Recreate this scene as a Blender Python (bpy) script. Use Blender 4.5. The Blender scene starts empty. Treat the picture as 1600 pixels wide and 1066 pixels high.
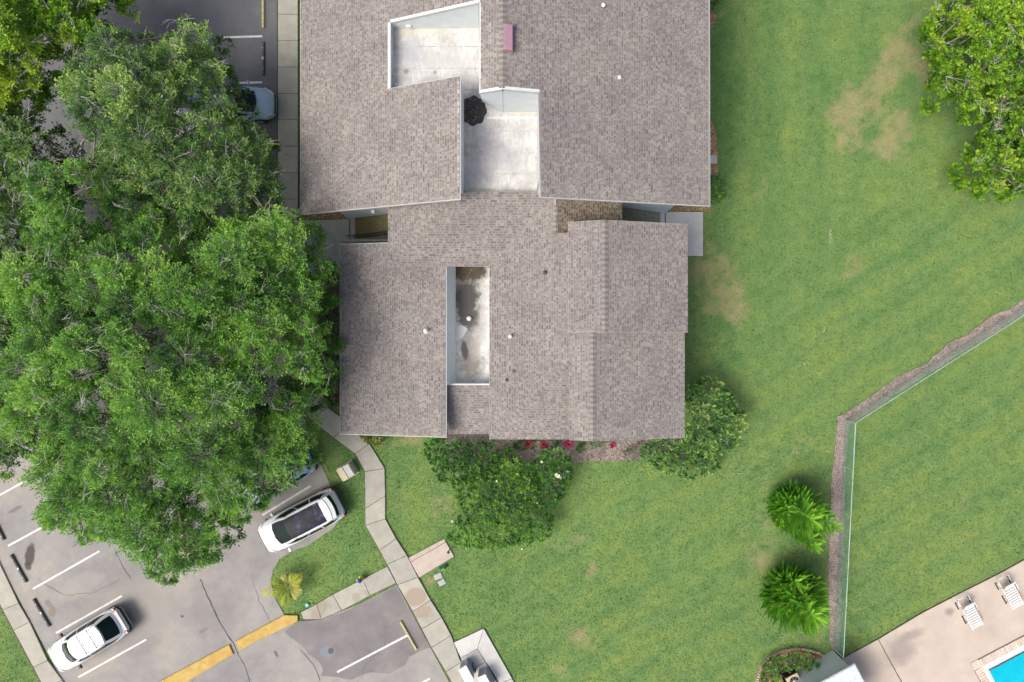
import bpy, bmesh, math, random
import numpy as np
from mathutils import Vector, Matrix
R = math.radians
random.seed(7); rng = np.random.default_rng(7)
scene = bpy.context.scene
COL = scene.collection

# ------------------------------------------------------------------ camera, world, sun, exposure
CAM_H = 38.0; PXM = 1600 / 57.0
cd = bpy.data.cameras.new('camera'); cam = bpy.data.objects.new('camera', cd); COL.objects.link(cam)
cam.location = (0, 0, CAM_H); cam.rotation_euler = (0, 0, 0)
cd.lens = 24; cd.sensor_width = 36; cd.clip_start = 0.5; cd.clip_end = 2000
scene.camera = cam
SUN_EL, SUN_DIR = 56, Vector((-0.86, -0.50, 0)).normalized()
w = bpy.data.worlds.new('World'); scene.world = w; w.use_nodes = True
nt = w.node_tree
for n in list(nt.nodes): nt.nodes.remove(n)
sky = nt.nodes.new('ShaderNodeTexSky'); sky.sky_type = 'NISHITA'; sky.sun_disc = False
sky.sun_elevation = R(SUN_EL); sky.sun_rotation = math.atan2(SUN_DIR.x, SUN_DIR.y)
sky.air_density = 0.45; sky.dust_density = 5.0; sky.ozone_density = 0.6
bg = nt.nodes.new('ShaderNodeBackground'); bg.inputs[1].default_value = 0.15
wo = nt.nodes.new('ShaderNodeOutputWorld')
nt.links.new(sky.outputs[0], bg.inputs[0]); nt.links.new(bg.outputs[0], wo.inputs[0])
sl = bpy.data.lights.new('sun', 'SUN'); so = bpy.data.objects.new('sun', sl); COL.objects.link(so)
sl.energy = 1.3; sl.angle = R(28); sl.color = (1.0, 0.95, 0.86)
sdir = Vector((SUN_DIR.x * math.cos(R(SUN_EL)), SUN_DIR.y * math.cos(R(SUN_EL)), math.sin(R(SUN_EL))))
so.rotation_euler = sdir.to_track_quat('Z', 'Y').to_euler(); so.location = sdir * 60
vs = scene.view_settings
vs.view_transform = 'Standard'; vs.look = 'None'; vs.gamma = 1; vs.use_curve_mapping = False
vs.exposure = 0.72

# ------------------------------------------------------------------ helpers
def P(px, py, z=0.0):
    """place on the plot: plan position of a surveyed point lying at height z"""
    k = (CAM_H - z) / CAM_H / PXM
    return ((px - 800) * k, (533 - py) * k, z)
def P2(px, py, z=0.0): return P(px, py, z)[:2]

ORG = {}
def _origin(parent): return ORG.get(parent.name, Vector((0, 0, 0))) if parent else Vector((0, 0, 0))
def props(o, label=None, cat=None, group=None, kind=None):
    if label: o['label'] = label
    if cat: o['category'] = cat
    if group: o['group'] = group
    if kind: o['kind'] = kind
    return o
def thing(name, label, cat, loc=(0, 0, 0), group=None, rz=0.0):
    o = bpy.data.objects.new(name, None); COL.objects.link(o)
    o.location = loc; o.rotation_euler = (0, 0, rz); o.empty_display_size = 0.3
    ORG[o.name] = Vector(loc)
    return props(o, label, cat, group)
def np_mesh(name, V, F, mat, attrs=None, smooth=False):
    """V (n,3); F (m,3|4) int array"""
    V = np.asarray(V, dtype=np.float32); F = np.asarray(F, dtype=np.int32)
    me = bpy.data.meshes.new(name)
    k = F.shape[1]
    me.vertices.add(len(V)); me.vertices.foreach_set('co', V.ravel())
    me.loops.add(F.size); me.loops.foreach_set('vertex_index', F.ravel())
    me.polygons.add(len(F)); me.polygons.foreach_set('loop_start', np.arange(0, F.size, k, dtype=np.int32))
    if smooth: me.polygons.foreach_set('use_smooth', np.ones(len(F), dtype=bool))
    me.update(calc_edges=True)
    for an, (dom, val) in (attrs or {}).items():
        a = me.attributes.new(an, 'FLOAT', dom); a.data.foreach_set('value', np.asarray(val, dtype=np.float32))
    me.materials.append(mat)
    return me
def link(name, me, parent=None, local=False, **kw):
    o = bpy.data.objects.new(name, me); COL.objects.link(o)
    if parent:
        o.parent = parent; ORG[o.name] = _origin(parent)
        if not local:
            org = _origin(parent)
            if org.length > 0: me.transform(Matrix.Translation(-org))
    return props(o, **kw)
class MB:
    """collects polygons"""
    def __init__(s): s.v = []; s.f = []; s.t = []
    def add(s, vs_, fs, tone=None):
        b = len(s.v); s.v += [tuple(v) for v in vs_]; s.f += [tuple(b + i for i in f) for f in fs]
        s.t += [random.random() if tone is None else tone] * len(fs)
        return s
    def box(s, c, d, rz=0.0, tone=None, taper=1.0, M=None):
        c = Vector(c); hx, hy, hz = d[0] / 2, d[1] / 2, d[2] / 2
        co, si = math.cos(rz), math.sin(rz); vs_ = []
        for z, tp in ((-hz, 1.0), (hz, taper)):
            for x, y in ((-hx, -hy), (hx, -hy), (hx, hy), (-hx, hy)):
                x *= tp; y *= tp
                v = Vector((x * co - y * si, x * si + y * co, z)) + c
                vs_.append(M @ v if M else v)
        return s.add(vs_, [(3, 2, 1, 0), (4, 5, 6, 7), (0, 1, 5, 4), (1, 2, 6, 5), (2, 3, 7, 6), (3, 0, 4, 7)], tone)
    def tube(s, pts, rad, n=6, cap=True, tone=None):
        pts = [Vector(p) for p in pts]; m = len(pts)
        rads = rad if isinstance(rad, (list, tuple)) else [rad] * m
        vs_ = []; up = Vector((0, 0, 1))
        for i, p in enumerate(pts):
            d = (pts[min(i + 1, m - 1)] - pts[max(i - 1, 0)]).normalized()
            a = d.cross(up if abs(d.z) < .95 else Vector((1, 0, 0))).normalized(); b = d.cross(a)
            for k in range(n):
                t = 2 * math.pi * k / n
                vs_.append(p + (a * math.cos(t) + b * math.sin(t)) * rads[i])
        fs = []
        for i in range(m - 1):
            for k in range(n):
                k2 = (k + 1) % n
                fs.append((i * n + k, i * n + k2, (i + 1) * n + k2, (i + 1) * n + k))
        if cap: fs += [tuple(range(n - 1, -1, -1)), tuple((m - 1) * n + k for k in range(n))]
        return s.add(vs_, fs, tone)
    def lathe(s, c, prof, n=16, tone=None):
        c = Vector(c); vs_ = []
        for r_, z in prof:
            for k in range(n):
                t = 2 * math.pi * k / n
                vs_.append(c + Vector((r_ * math.cos(t), r_ * math.sin(t), z)))
        fs = []
        for i in range(len(prof) - 1):
            for k in range(n):
                k2 = (k + 1) % n
                fs.append((i * n + k, i * n + k2, (i + 1) * n + k2, (i + 1) * n + k))
        fs.append(tuple((len(prof) - 1) * n + k for k in range(n)))
        return s.add(vs_, fs, tone)
    def prism(s, poly, z0, z1, bevel=0.0, tone=None):
        """poly ccw plan points; z0,z1 numbers or functions of x,y"""
        f0 = z0 if callable(z0) else (lambda x, y: z0); f1 = z1 if callable(z1) else (lambda x, y: z1)
        poly = ccw(poly); n = len(poly)
        vs_ = [(x, y, f0(x, y)) for x, y in poly]
        if bevel > 0:
            q = offset_poly(poly, -bevel)
            vs_ += [(x, y, f1(x, y) - bevel * .6) for x, y in poly]
            vs_ += [(x, y, f1(x, y)) for x, y in q]; L = 2
        else:
            vs_ += [(x, y, f1(x, y)) for x, y in poly]; L = 1
        fs = [tuple(range(n - 1, -1, -1)), tuple(L * n + i for i in range(n))]
        for l in range(L):
            for i in range(n):
                j = (i + 1) % n
                fs.append((l * n + i, l * n + j, (l + 1) * n + j, (l + 1) * n + i))
        return s.add(vs_, fs, tone)
    def mesh(s, name, mat, smooth=False):
        me = bpy.data.meshes.new(name); me.from_pydata(s.v, [], s.f); me.materials.append(mat)
        a = me.attributes.new('tone', 'FLOAT', 'FACE'); a.data.foreach_set('value', s.t)
        if smooth: me.polygons.foreach_set('use_smooth', [True] * len(me.polygons))
        me.update(); return me
    def build(s, name, mat, parent=None, smooth=False, local=False, **kw):
        return link(name, s.mesh(name, mat, smooth), parent, local, **kw)
def area2(p): return sum(p[i][0] * p[(i + 1) % len(p)][1] - p[(i + 1) % len(p)][0] * p[i][1] for i in range(len(p)))
def ccw(p): return list(p) if area2(p) > 0 else list(p)[::-1]
def offset_poly(poly, d):
    """positive grows (poly ccw)"""
    poly = ccw(poly); n = len(poly); out = []
    for i in range(n):
        a, b, c = Vector(poly[i - 1]), Vector(poly[i]), Vector(poly[(i + 1) % n])
        e1 = (b - a).normalized(); e2 = (c - b).normalized()
        n1 = Vector((e1.y, -e1.x)); n2 = Vector((e2.y, -e2.x)); m = n1 + n2
        k = d / max(.35, (1 + n1.dot(n2)))
        out.append((b.x + m.x * k, b.y + m.y * k))
    return out
def inside(px, py, poly):
    res = np.zeros(px.shape, bool); n = len(poly); j = n - 1
    for i in range(n):
        xi, yi = poly[i]; xj, yj = poly[j]
        if yi != yj:
            c = ((yi > py) != (yj > py)) & (px < (xj - xi) * (py - yi) / (yj - yi) + xi)
            res ^= c
        j = i
    return res
def edge_dist(px, py, poly):
    d = np.full(px.shape, 1e9)
    for i in range(len(poly)):
        ax, ay = poly[i]; bx, by = poly[(i + 1) % len(poly)]
        dx, dy = bx - ax, by - ay; L = dx * dx + dy * dy + 1e-9
        t = np.clip(((px - ax) * dx + (py - ay) * dy) / L, 0, 1)
        d = np.minimum(d, np.hypot(px - ax - t * dx, py - ay - t * dy))
    return d
_T = rng.random((256, 256))
def vnoise(x, y):
    xi = np.floor(x).astype(int); yi = np.floor(y).astype(int); fx = x - xi; fy = y - yi
    fx = fx * fx * (3 - 2 * fx); fy = fy * fy * (3 - 2 * fy)
    g = lambda a, b: _T[a & 255, b & 255]
    return (g(xi, yi) * (1 - fx) + g(xi + 1, yi) * fx) * (1 - fy) + (g(xi, yi + 1) * (1 - fx) + g(xi + 1, yi + 1) * fx) * fy
def fbm(x, y, o=4, s=0.0):
    r_ = 0; a = .5; t = 0
    for k in range(o):
        r_ = r_ + a * vnoise(x * 2 ** k + 17.3 * k + s, y * 2 ** k + 9.1 * k + s); t += a; a *= .5
    return r_ / t
def rough_poly(poly, amp, step=0.25, seed=0.0):
    """irregular natural outline"""
    out = []; poly = ccw(poly)
    for i in range(len(poly)):
        a, b = Vector(poly[i]), Vector(poly[(i + 1) % len(poly)]); L = (b - a).length
        m = max(1, int(L / step)); e = (b - a) / max(L, 1e-6); nn = Vector((e.y, -e.x))
        for k in range(m):
            p = a + e * (L * k / m)
            d = (float(fbm(np.array(p.x * 1.7), np.array(p.y * 1.7), 3, seed)) - .5) * 2 * amp + random.uniform(-1, 1) * amp * .25
            out.append((p.x + nn.x * d, p.y + nn.y * d))
    return out

# ------------------------------------------------------------------ materials
def lin(c): return tuple(c) + (1.0,) if len(c) == 3 else tuple(c)
class Mat:
    def __init__(s, name):
        s.m = bpy.data.materials.new(name); s.m.use_nodes = True; s.nt = s.m.node_tree
        s.b = s.nt.nodes['Principled BSDF']; s.out = s.nt.nodes['Material Output']
        s.pos = None
    def n(s, t, **kw):
        x = s.nt.nodes.new(t)
        for k, v in kw.items(): setattr(x, k, v)
        return x
    def l(s, a, b): s.nt.links.new(a, b)
    def co(s):
        if s.pos is None: s.pos = s.n('ShaderNodeNewGeometry').outputs['Position']
        return s.pos
    def noise(s, scale, detail=4, rough=.6, stretch=None, off=0.0):
        t = s.n('ShaderNodeTexNoise'); t.inputs['Scale'].default_value = scale
        t.inputs['Detail'].default_value = detail; t.inputs['Roughness'].default_value = rough
        mp = s.n('ShaderNodeMapping'); mp.inputs['Location'].default_value = (off, off * 1.7, 0)
        if stretch: mp.inputs['Scale'].default_value = stretch
        s.l(s.co(), mp.inputs[0]); s.l(mp.outputs[0], t.inputs['Vector'])
        return t.outputs['Fac']
    def attr(s, name): return s.n('ShaderNodeAttribute', attribute_name=name).outputs['Fac']
    def ramp(s, fac, stops):
        r_ = s.n('ShaderNodeValToRGB'); cr = r_.color_ramp
        while len(cr.elements) < len(stops): cr.elements.new(.5)
        for e, (p, c) in zip(cr.elements, stops): e.position = p; e.color = lin(c) if not isinstance(c, (int, float)) else (c, c, c, 1)
        s.l(fac, r_.inputs[0]); return r_.outputs[0]
    def math(s, op, a, b=None, clamp=False):
        x = s.n('ShaderNodeMath', operation=op); x.use_clamp = clamp
        for i, v in enumerate((a, b)):
            if v is None: continue
            if isinstance(v, (int, float)): x.inputs[i].default_value = v
            else: s.l(v, x.inputs[i])
        return x.outputs[0]
    def mix(s, fac, a, b, mode='MIX'):
        x = s.n('ShaderNodeMix', data_type='RGBA', blend_type=mode)
        for sock, v in ((x.inputs[0], fac), (x.inputs[6], a), (x.inputs[7], b)):
            if isinstance(v, (int, float)): sock.default_value = v
            elif isinstance(v, (tuple, list)): sock.default_value = lin(v)
            else: s.l(v, sock)
        return x.outputs[2]
    def blob(s, x, y, rx, ry, rot=0.0, hard=3.0, wob=.35, nscale=2.5):
        """0..1 mask of an uneven patch lying at x,y"""
        mp = s.n('ShaderNodeMapping', vector_type='TEXTURE')
        mp.inputs['Location'].default_value = (x, y, 0); mp.inputs['Rotation'].default_value = (0, 0, rot)
        mp.inputs['Scale'].default_value = (rx, ry, 1e4)
        s.l(s.co(), mp.inputs[0])
        ln = s.n('ShaderNodeVectorMath', operation='LENGTH'); s.l(mp.outputs[0], ln.inputs[0])
        nz = s.noise(nscale, 4, .65, off=x * 3.1)
        v = s.math('SUBTRACT', 1.0, ln.outputs['Value'])
        v = s.math('ADD', v, s.math('MULTIPLY', s.math('SUBTRACT', nz, .5), wob * 2))
        return s.math('MULTIPLY', v, hard, True)
    def done(s, col=None, rough=.8, bump=None, bstr=.3, bdist=.01, metal=0.0, spec=.5, transl=0.0):
        if col is not None:
            if isinstance(col, (tuple, list)): s.b.inputs['Base Color'].default_value = lin(col)
            else: s.l(col, s.b.inputs['Base Color'])
        if isinstance(rough, (int, float)): s.b.inputs['Roughness'].default_value = rough
        else: s.l(rough, s.b.inputs['Roughness'])
        s.b.inputs['Metallic'].default_value = metal; s.b.inputs['Specular IOR Level'].default_value = spec
        if bump is not None:
            bn = s.n('ShaderNodeBump'); bn.inputs['Strength'].default_value = bstr; bn.inputs['Distance'].default_value = bdist
            s.l(bump, bn.inputs['Height']); s.l(bn.outputs[0], s.b.inputs['Normal'])
        if transl > 0:
            tr = s.n('ShaderNodeBsdfTranslucent'); mx = s.n('ShaderNodeMixShader'); mx.inputs[0].default_value = transl
            if not isinstance(col, (tuple, list)): s.l(col, tr.inputs[0])
            else: tr.inputs[0].default_value = lin(col)
            s.l(s.b.outputs[0], mx.inputs[1]); s.l(tr.outputs[0], mx.inputs[2]); s.l(mx.outputs[0], s.out.inputs[0])
        return s.m
def simple(name, c, rough=.6, metal=0.0, var=.12, scale=3.0, spec=.5, bump=0.0, fine=40):
    m = Mat(name); n = m.noise(scale, 5, .6)
    a = tuple(max(0, x * (1 - var)) for x in c); b = tuple(min(1, x * (1 + var)) for x in c)
    col = m.ramp(n, [(.3, a), (.7, b)])
    return m.done(col, rough, m.noise(fine, 3) if bump else None, bump, .01, metal, spec)
def glossy_paint(name, c):
    m = Mat(name); n = m.noise(1.3, 4); col = m.ramp(n, [(.35, tuple(x * .94 for x in c)), (.65, c)])
    m.b.inputs['Coat Weight'].default_value = .6; m.b.inputs['Coat Roughness'].default_value = .05
    return m.done(col, .35)

# shingles: light rows with darker raised tabs
m = Mat('shingle'); tone = m.attr('tone')
c = m.ramp(tone, [(0.0, (.130, .116, .110)), (.25, (.168, .153, .144)), (.45, (.194, .181, .169)), (.55, (.226, .216, .199)), (.8, (.255, .246, .228)), (1.0, (.278, .270, .251))])
big = m.ramp(m.noise(.35, 4, .6), [(.3, (.86, .85, .87)), (.7, (1.08, 1.06, 1.03))]); big = m.mix(1.0, big, m.ramp(m.noise(2.2, 4, .7, off=7), [(.3, (.90, .89, .89)), (.7, (1.08, 1.08, 1.09))]), 'MULTIPLY'); c = m.mix(1.0, c, big, 'MULTIPLY')
grain = m.ramp(m.noise(90, 2, .7), [(.25, .78), (.75, 1.2)]); c = m.mix(1.0, c, grain, 'MULTIPLY')
st = m.ramp(m.noise(.9, 5, .7, off=5), [(.52, 0.0), (.75, .35)]); c = m.mix(st, c, (.15, .115, .12))
# uneven darker, bluish patches, mostly on the western slopes
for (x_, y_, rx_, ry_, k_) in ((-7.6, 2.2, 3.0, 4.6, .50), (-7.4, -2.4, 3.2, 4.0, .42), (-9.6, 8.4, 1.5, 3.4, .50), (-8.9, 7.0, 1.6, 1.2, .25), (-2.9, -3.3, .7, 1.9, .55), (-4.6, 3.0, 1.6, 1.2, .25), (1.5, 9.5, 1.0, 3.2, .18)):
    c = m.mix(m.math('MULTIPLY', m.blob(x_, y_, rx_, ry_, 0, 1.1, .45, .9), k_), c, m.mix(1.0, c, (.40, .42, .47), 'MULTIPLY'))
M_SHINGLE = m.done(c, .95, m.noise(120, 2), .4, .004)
m = Mat('shingle_mossy'); tone = m.attr('tone')
c = m.ramp(tone, [(0.0, (.085, .062, .04)), (.45, (.14, .105, .075)), (.55, (.20, .175, .14)), (1.0, (.25, .215, .17))])
c = m.mix(1.0, c, m.ramp(m.noise(1.4, 4, .6), [(.3, .8), (.7, 1.15)]), 'MULTIPLY')
M_SHINGLE_M = m.done(c, .95, m.noise(120, 2), .4, .004)

# lawn
def lawn_colour(m, brown, lush_shade, fine=True):
    f = m.noise(15, 4, .85) if fine else m.attr('tone')
    g = m.ramp(f, [(.2, (.062, .126, .033)), (.42, (.112, .198, .058)), (.58, (.146, .242, .080)), (.8, (.230, .325, .134))])
    mid = m.ramp(m.noise(1.6, 5, .65), [(.3, (.76, .84, .84)), (.5, (1, 1, 1)), (.72, (1.24, 1.12, 1.08))])
    g = m.mix(1.0, g, mid, 'MULTIPLY')
    g = m.mix(1.0, g, m.ramp(lush_shade, [(0.0, (.72, .86, .80)), (.5, (1, 1, 1)), (1.0, (1.22, 1.10, .95))]), 'MULTIPLY')
    br = m.ramp(m.noise(19, 3, .7, off=4), [(.3, (.24, .20, .10)), (.7, (.46, .355, .22))])
    bf = m.math('SUBTRACT', m.math('MULTIPLY', brown, 1.25), m.math('MULTIPLY', m.noise(9, 6, .9, off=11), 1.15)); bf = m.math('MULTIPLY', m.math('ADD', bf, .30), .90, True)
    return m.mix(m.math('MULTIPLY', bf, .78), g, br)
m = Mat('grass_sheet'); c = lawn_colour(m, m.attr('brown'), m.attr('lush_shade'))
M_LAWN = m.done(c, .95, m.noise(34, 3, .8), .9, .03, spec=.2)
m = Mat('grass_blades'); c = lawn_colour(m, m.attr('brown'), m.attr('lush_shade'), False)
M_BLADE = m.done(c, .8, spec=.25, transl=.25)

# asphalt
m = Mat('asphalt'); f = m.ramp(m.noise(38, 4, .9), [(.25, (.205, .200, .190)), (.75, (.315, .306, .290))])
blo = m.ramp(m.noise(.28, 6, .6), [(.3, (.74, .74, .79)), (.5, (1, 1, 1)), (.68, (1.26, 1.22, 1.12))]); c = m.mix(1.0, f, blo, 'MULTIPLY')
sm = m.ramp(m.noise(1.9, 6, .7, off=3), [(.3, (.9, .9, .9)), (.7, (1.07, 1.07, 1.07))]); c = m.mix(1.0, c, sm, 'MULTIPLY')
for (px, py, rx, ry, rot, col, k) in ((47, 868, .33, .78, -.15, (.055, .045, .04), .9), (44, 884, .22, .3, .3, (.05, .045, .04), .8), (82, 955, .24, .38, 0, (.20, .165, .10), .8),
                                     (76, 943, .2, .3, .6, (.14, .12, .1), .5), (285, 963, .12, .1, 0, (.05, .05, .05), .7), (432, 1022, .1, .25, .5, (.06, .06, .06), .7),
                                     (632, 1018, .16, .32, -.8, (.07, .07, .075), .6), (513, 1017, .55, .38, .2, (.14, .20, .24), .5), (345, 20, 1.2, 1.2, 0, (.3, .3, .3), .4), (200, 960, 4, 2.2, .5, (.27, .25, .22), .35),
                                     (24, 796, .5, .12, .5, (.09, .08, .08), .5), (125, 915, 1.6, .7, .5, (.34, .32, .28), .4), (150, 1045, 1.5, .5, .5, (.33, .30, .24), .45), (335, 950, 1.2, 2.2, .4, (.20, .195, .19), .4), (380, 1040, 1.6, .6, .4, (.19, .18, .18), .4), (410, 930, .6, 1.8, -.2, (.32, .31, .29), .35), (318, 985, .3, .14, .5, (.12, .12, .12), .5), (225, 1010, 1.3, .5, .5, (.19, .185, .18), .35)):
    x, y = P2(px, py); mk = m.math('MULTIPLY', m.blob(x, y, rx, ry, rot), k); c = m.mix(mk, c, col)
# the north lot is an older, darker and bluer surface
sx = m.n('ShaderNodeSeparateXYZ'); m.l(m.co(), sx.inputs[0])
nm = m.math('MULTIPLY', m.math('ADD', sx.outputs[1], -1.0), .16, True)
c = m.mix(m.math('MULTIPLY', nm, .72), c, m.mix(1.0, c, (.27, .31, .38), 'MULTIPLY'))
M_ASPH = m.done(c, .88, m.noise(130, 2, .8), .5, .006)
m = Mat('asphalt_dark'); f = m.ramp(m.noise(60, 3, .8), [(.25, (.140, .134, .132)), (.75, (.210, .203, .200))])
c = m.mix(1.0, f, m.ramp(m.noise(.8, 6, .65), [(.3, (.78, .78, .80)), (.55, (1.02, 1, 1)), (.75, (1.35, 1.3, 1.27))]), 'MULTIPLY')
x, y = P2(512, 1018); c = m.mix(m.math('MULTIPLY', m.blob(x, y, .5, .35), .5), c, (.16, .24, .30))
M_ASPHD = m.done(c, .8, m.noise(130, 2, .8), .5, .006)

def concrete(name, base, warm=0.0, stains=()):
    m = Mat(name); t = m.attr('tone')
    a = tuple(x * .86 for x in base); b = tuple(min(1, x * 1.10) for x in base)
    c = m.ramp(m.noise(2.2, 6, .65), [(.3, a), (.7, b)])
    if 'coping' in name: t = m.n('ShaderNodeObjectInfo').outputs['Random']
    lo = .86 if 'coping' in name else .88
    c = m.mix(1.0, c, m.ramp(t, [(0, (lo, lo, lo + .02)), (1, (1.07, 1.06, 1.03))]), 'MULTIPLY')
    c = m.mix(1.0, c, m.ramp(m.noise(70, 2, .8), [(.3, .88), (.7, 1.1)]), 'MULTIPLY')
    c = m.mix(m.ramp(m.noise(5, 5, .7, off=8), [(.6, 0.0), (.8, .35)]), c, tuple(x * .55 for x in base))
    for (px, py, rx, ry, rot, col, k) in stains:
        x, y = P2(px, py); c = m.mix(m.math('MULTIPLY', m.blob(x, y, rx, ry, rot, 8, .15), k), c, col)
    return m.done(c, .9, m.noise(90, 2, .7), .35, .005)
M_CONC = concrete('concrete', (.355, .352, .300), stains=((650, 932, .62, .55, .3, (.30, .24, .18), .8), (662, 955, .5, .32, .5, (.30, .24, .18), .8), (499, 953, .35, .65, -.6, (.27, .22, .17), .6), (557, 932, .24, .28, 0, (.28, .25, .20), .6), (574, 928, .12, .3, .4, (.26, .22, .18), .5)))
M_CONC_G = concrete('concrete_grey', (.40, .41, .39))
M_CONC_W = concrete('concrete_pale', (.50, .51, .49))
M_PINK = concrete('concrete_pinkish', (.44, .385, .335))
m = Mat('pool_deck_concrete'); c = m.ramp(m.noise(.7, 6, .6), [(.3, (.40, .345, .285)), (.7, (.50, .44, .37))])
for (px, py, rx, ry, rot, k) in ((1405, 1015, 1.0, 1.3, -.5, .75), (1422, 992, 1.1, .35, .4, .7), (1482, 955, .38, .32, .3, .9), (1345, 1040, 1.4, .9, .5, .25)):
    x, y = P2(px, py); c = m.mix(m.math('MULTIPLY', m.blob(x, y, rx, ry, rot, 1.6, .5, 1.2), k), c, (.25, .22, .20))
c = m.mix(1.0, c, m.ramp(m.noise(60, 2, .8), [(.3, .93), (.7, 1.05)]), 'MULTIPLY')
M_DECK = m.done(c, .85, m.noise(80, 2), .2, .004)
m = Mat('white_membrane'); c = m.ramp(m.noise(1.1, 7, .7), [(.28, (.31, .305, .30)), (.46, (.46, .46, .44)), (.64, (.59, .605, .575))])
dr = m.ramp(m.noise(3.5, 8, .8, stretch=(2.2, .6, 1), off=2), [(.46, 0.0), (.68, .95)]); c = m.mix(dr, c, (.33, .33, .34))
for (px, py, z, rx, ry, rot, col, k) in ((758, 222, 5.4, 1.0, 1.2, 0, (.24, .23, .26), .75), (790, 245, 5.4, 1.4, .9, .3, (.30, .30, .32), .6), (745, 275, 5.4, .9, .6, 0, (.28, .28, .31), .6), (640, 85, 5.4, .9, .9, 0, (.33, .34, .37), .7), (700, 95, 5.4, 1.6, .5, 0, (.42, .42, .42), .6),
                                        (628, 48, 5.4, .7, .3, 0, (.40, .38, .26), .55), (665, 50, 5.4, 1.3, .22, 0, (.52, .52, .42), .5), (815, 177, 5.4, 1.3, .14, 0, (.48, .47, .38), .5), (634, 112, 5.4, .16, .16, 0, (.16, .13, .12), .8), (680, 113, 5.4, .1, .1, 0, (.2, .15, .12), .7), (742, 150, 5.4, .5, .5, 0, (.25, .24, .24), .7)):
    x, y = P2(px, py, z); c = m.mix(m.math('MULTIPLY', m.blob(x, y, rx * 1.15, ry * 1.15, rot, 1.3, .8, 2.6), k), c, col)
M_MEMB = m.done(c, .7, m.noise(14, 5), .25, .01)
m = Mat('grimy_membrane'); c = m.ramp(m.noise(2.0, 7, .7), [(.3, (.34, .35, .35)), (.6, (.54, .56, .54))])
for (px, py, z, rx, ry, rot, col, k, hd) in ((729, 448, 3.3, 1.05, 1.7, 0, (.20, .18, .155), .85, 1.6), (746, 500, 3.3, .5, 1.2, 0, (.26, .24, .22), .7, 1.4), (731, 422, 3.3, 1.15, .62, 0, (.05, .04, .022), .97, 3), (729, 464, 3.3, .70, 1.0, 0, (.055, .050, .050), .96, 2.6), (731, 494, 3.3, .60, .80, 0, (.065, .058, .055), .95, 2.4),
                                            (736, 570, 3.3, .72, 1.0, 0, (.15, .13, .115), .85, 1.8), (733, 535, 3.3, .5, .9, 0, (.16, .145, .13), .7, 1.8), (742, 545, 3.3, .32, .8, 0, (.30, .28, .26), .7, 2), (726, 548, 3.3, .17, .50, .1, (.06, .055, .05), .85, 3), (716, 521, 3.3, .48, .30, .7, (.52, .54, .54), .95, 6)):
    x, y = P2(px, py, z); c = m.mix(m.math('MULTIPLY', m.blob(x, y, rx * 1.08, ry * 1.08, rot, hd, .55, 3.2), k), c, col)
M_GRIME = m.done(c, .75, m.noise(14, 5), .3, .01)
M_WALL = simple('white_stucco', (.56, .60, .60), .85, var=.07, scale=2, bump=.25)
M_FASCIA = simple('white_fascia', (.42, .43, .42), .6, var=.10, scale=4)
M_SEAM = simple('lap_seam', (.38, .38, .37), .8, var=.45, scale=5)
M_DRIP = simple('drip_edge', (.34, .32, .30), .6, var=.1)
M_WALLS = simple('grey_stucco', (.62, .67, .69), .85, var=.08, scale=1.5, bump=.25)
def mulch(name, a, b, c3):
    m = Mat(name); v = m.n('ShaderNodeTexVoronoi'); v.inputs['Scale'].default_value = 22; m.l(m.co(), v.inputs['Vector'])
    sp = m.n('ShaderNodeSeparateColor'); m.l(v.outputs['Color'], sp.inputs[0])
    col = m.ramp(sp.outputs[0], [(0, a), (.5, b), (1, c3)])
    col = m.mix(1.0, col, m.ramp(m.noise(1.5, 5), [(.3, .78), (.7, 1.2)]), 'MULTIPLY')
    return m.done(col, .95, v.outputs['Distance'], .8, .02)
M_MULCH = mulch('mulch', (.13, .105, .085), (.235, .195, .17), (.36, .30, .26))
M_LEAFL = mulch('leaf_litter', (.12, .06, .03), (.28, .16, .08), (.45, .34, .20))
M_SAND = mulch('sandy_soil', (.085, .065, .055), (.20, .165, .145), (.31, .27, .235))
M_PAINT = simple('white_road_paint', (.58, .58, .57), .8, var=.18, scale=6, bump=.2)
m = Mat('yellow_kerb_paint'); c = m.ramp(m.noise(2.5, 6, .7), [(.3, (.36, .23, .05)), (.55, (.46, .32, .085)), (.75, (.47, .38, .18))])
c = m.mix(m.ramp(m.noise(9, 5, .8, off=2), [(.58, 0.0), (.72, .7)]), c, (.34, .27, .15)); M_YEL = m.done(c, .8, m.noise(50, 3), .3, .006)
M_STOP = simple('dark_kerb_stop', (.085, .085, .08), .85, var=.3, scale=8, bump=.4)
M_STOPY = simple('worn_yellow_stop', (.42, .38, .17), .85, var=.25, scale=7, bump=.3)
M_CRACK = simple('crack_sealant', (.06, .06, .06), .8, var=.3)
M_DIRT = simple('dark_soil', (.085, .072, .055), 1.0, var=.4, scale=9, bump=.6)
M_BARK = simple('bark', (.20, .175, .15), .95, var=.3, scale=7, bump=.6, fine=25)
M_TWIG = simple('pale_twig', (.42, .41, .37), .9, var=.25, scale=4)
M_TWIGP = simple('bleached_twig', (.46, .46, .42), .9, var=.25, scale=4)
M_WOOD = simple('weathered_wood', (.15, .135, .06), .8, var=.35, scale=9, bump=.3)
M_WOODG = simple('grey_deck_wood', (.20, .21, .16), .8, var=.3, scale=9, bump=.3)
M_METAL_D = simple('dark_metal', (.03, .032, .035), .45, metal=.6, var=.2)
M_METAL_L = simple('galvanised_metal', (.62, .68, .66), .4, metal=.5, var=.12)
M_WHITE = simple('white_plastic', (.62, .63, .61), .45, var=.04, scale=2)
M_RAIL = simple('green_grey_rail', (.30, .42, .36), .5, var=.2, scale=2)
M_VINYL = simple('green_vinyl_wire', (.16, .34, .27), .5, var=.15)
M_TAN = simple('tan_painted_steel', (.46, .41, .27), .5, var=.12, scale=4)
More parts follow.
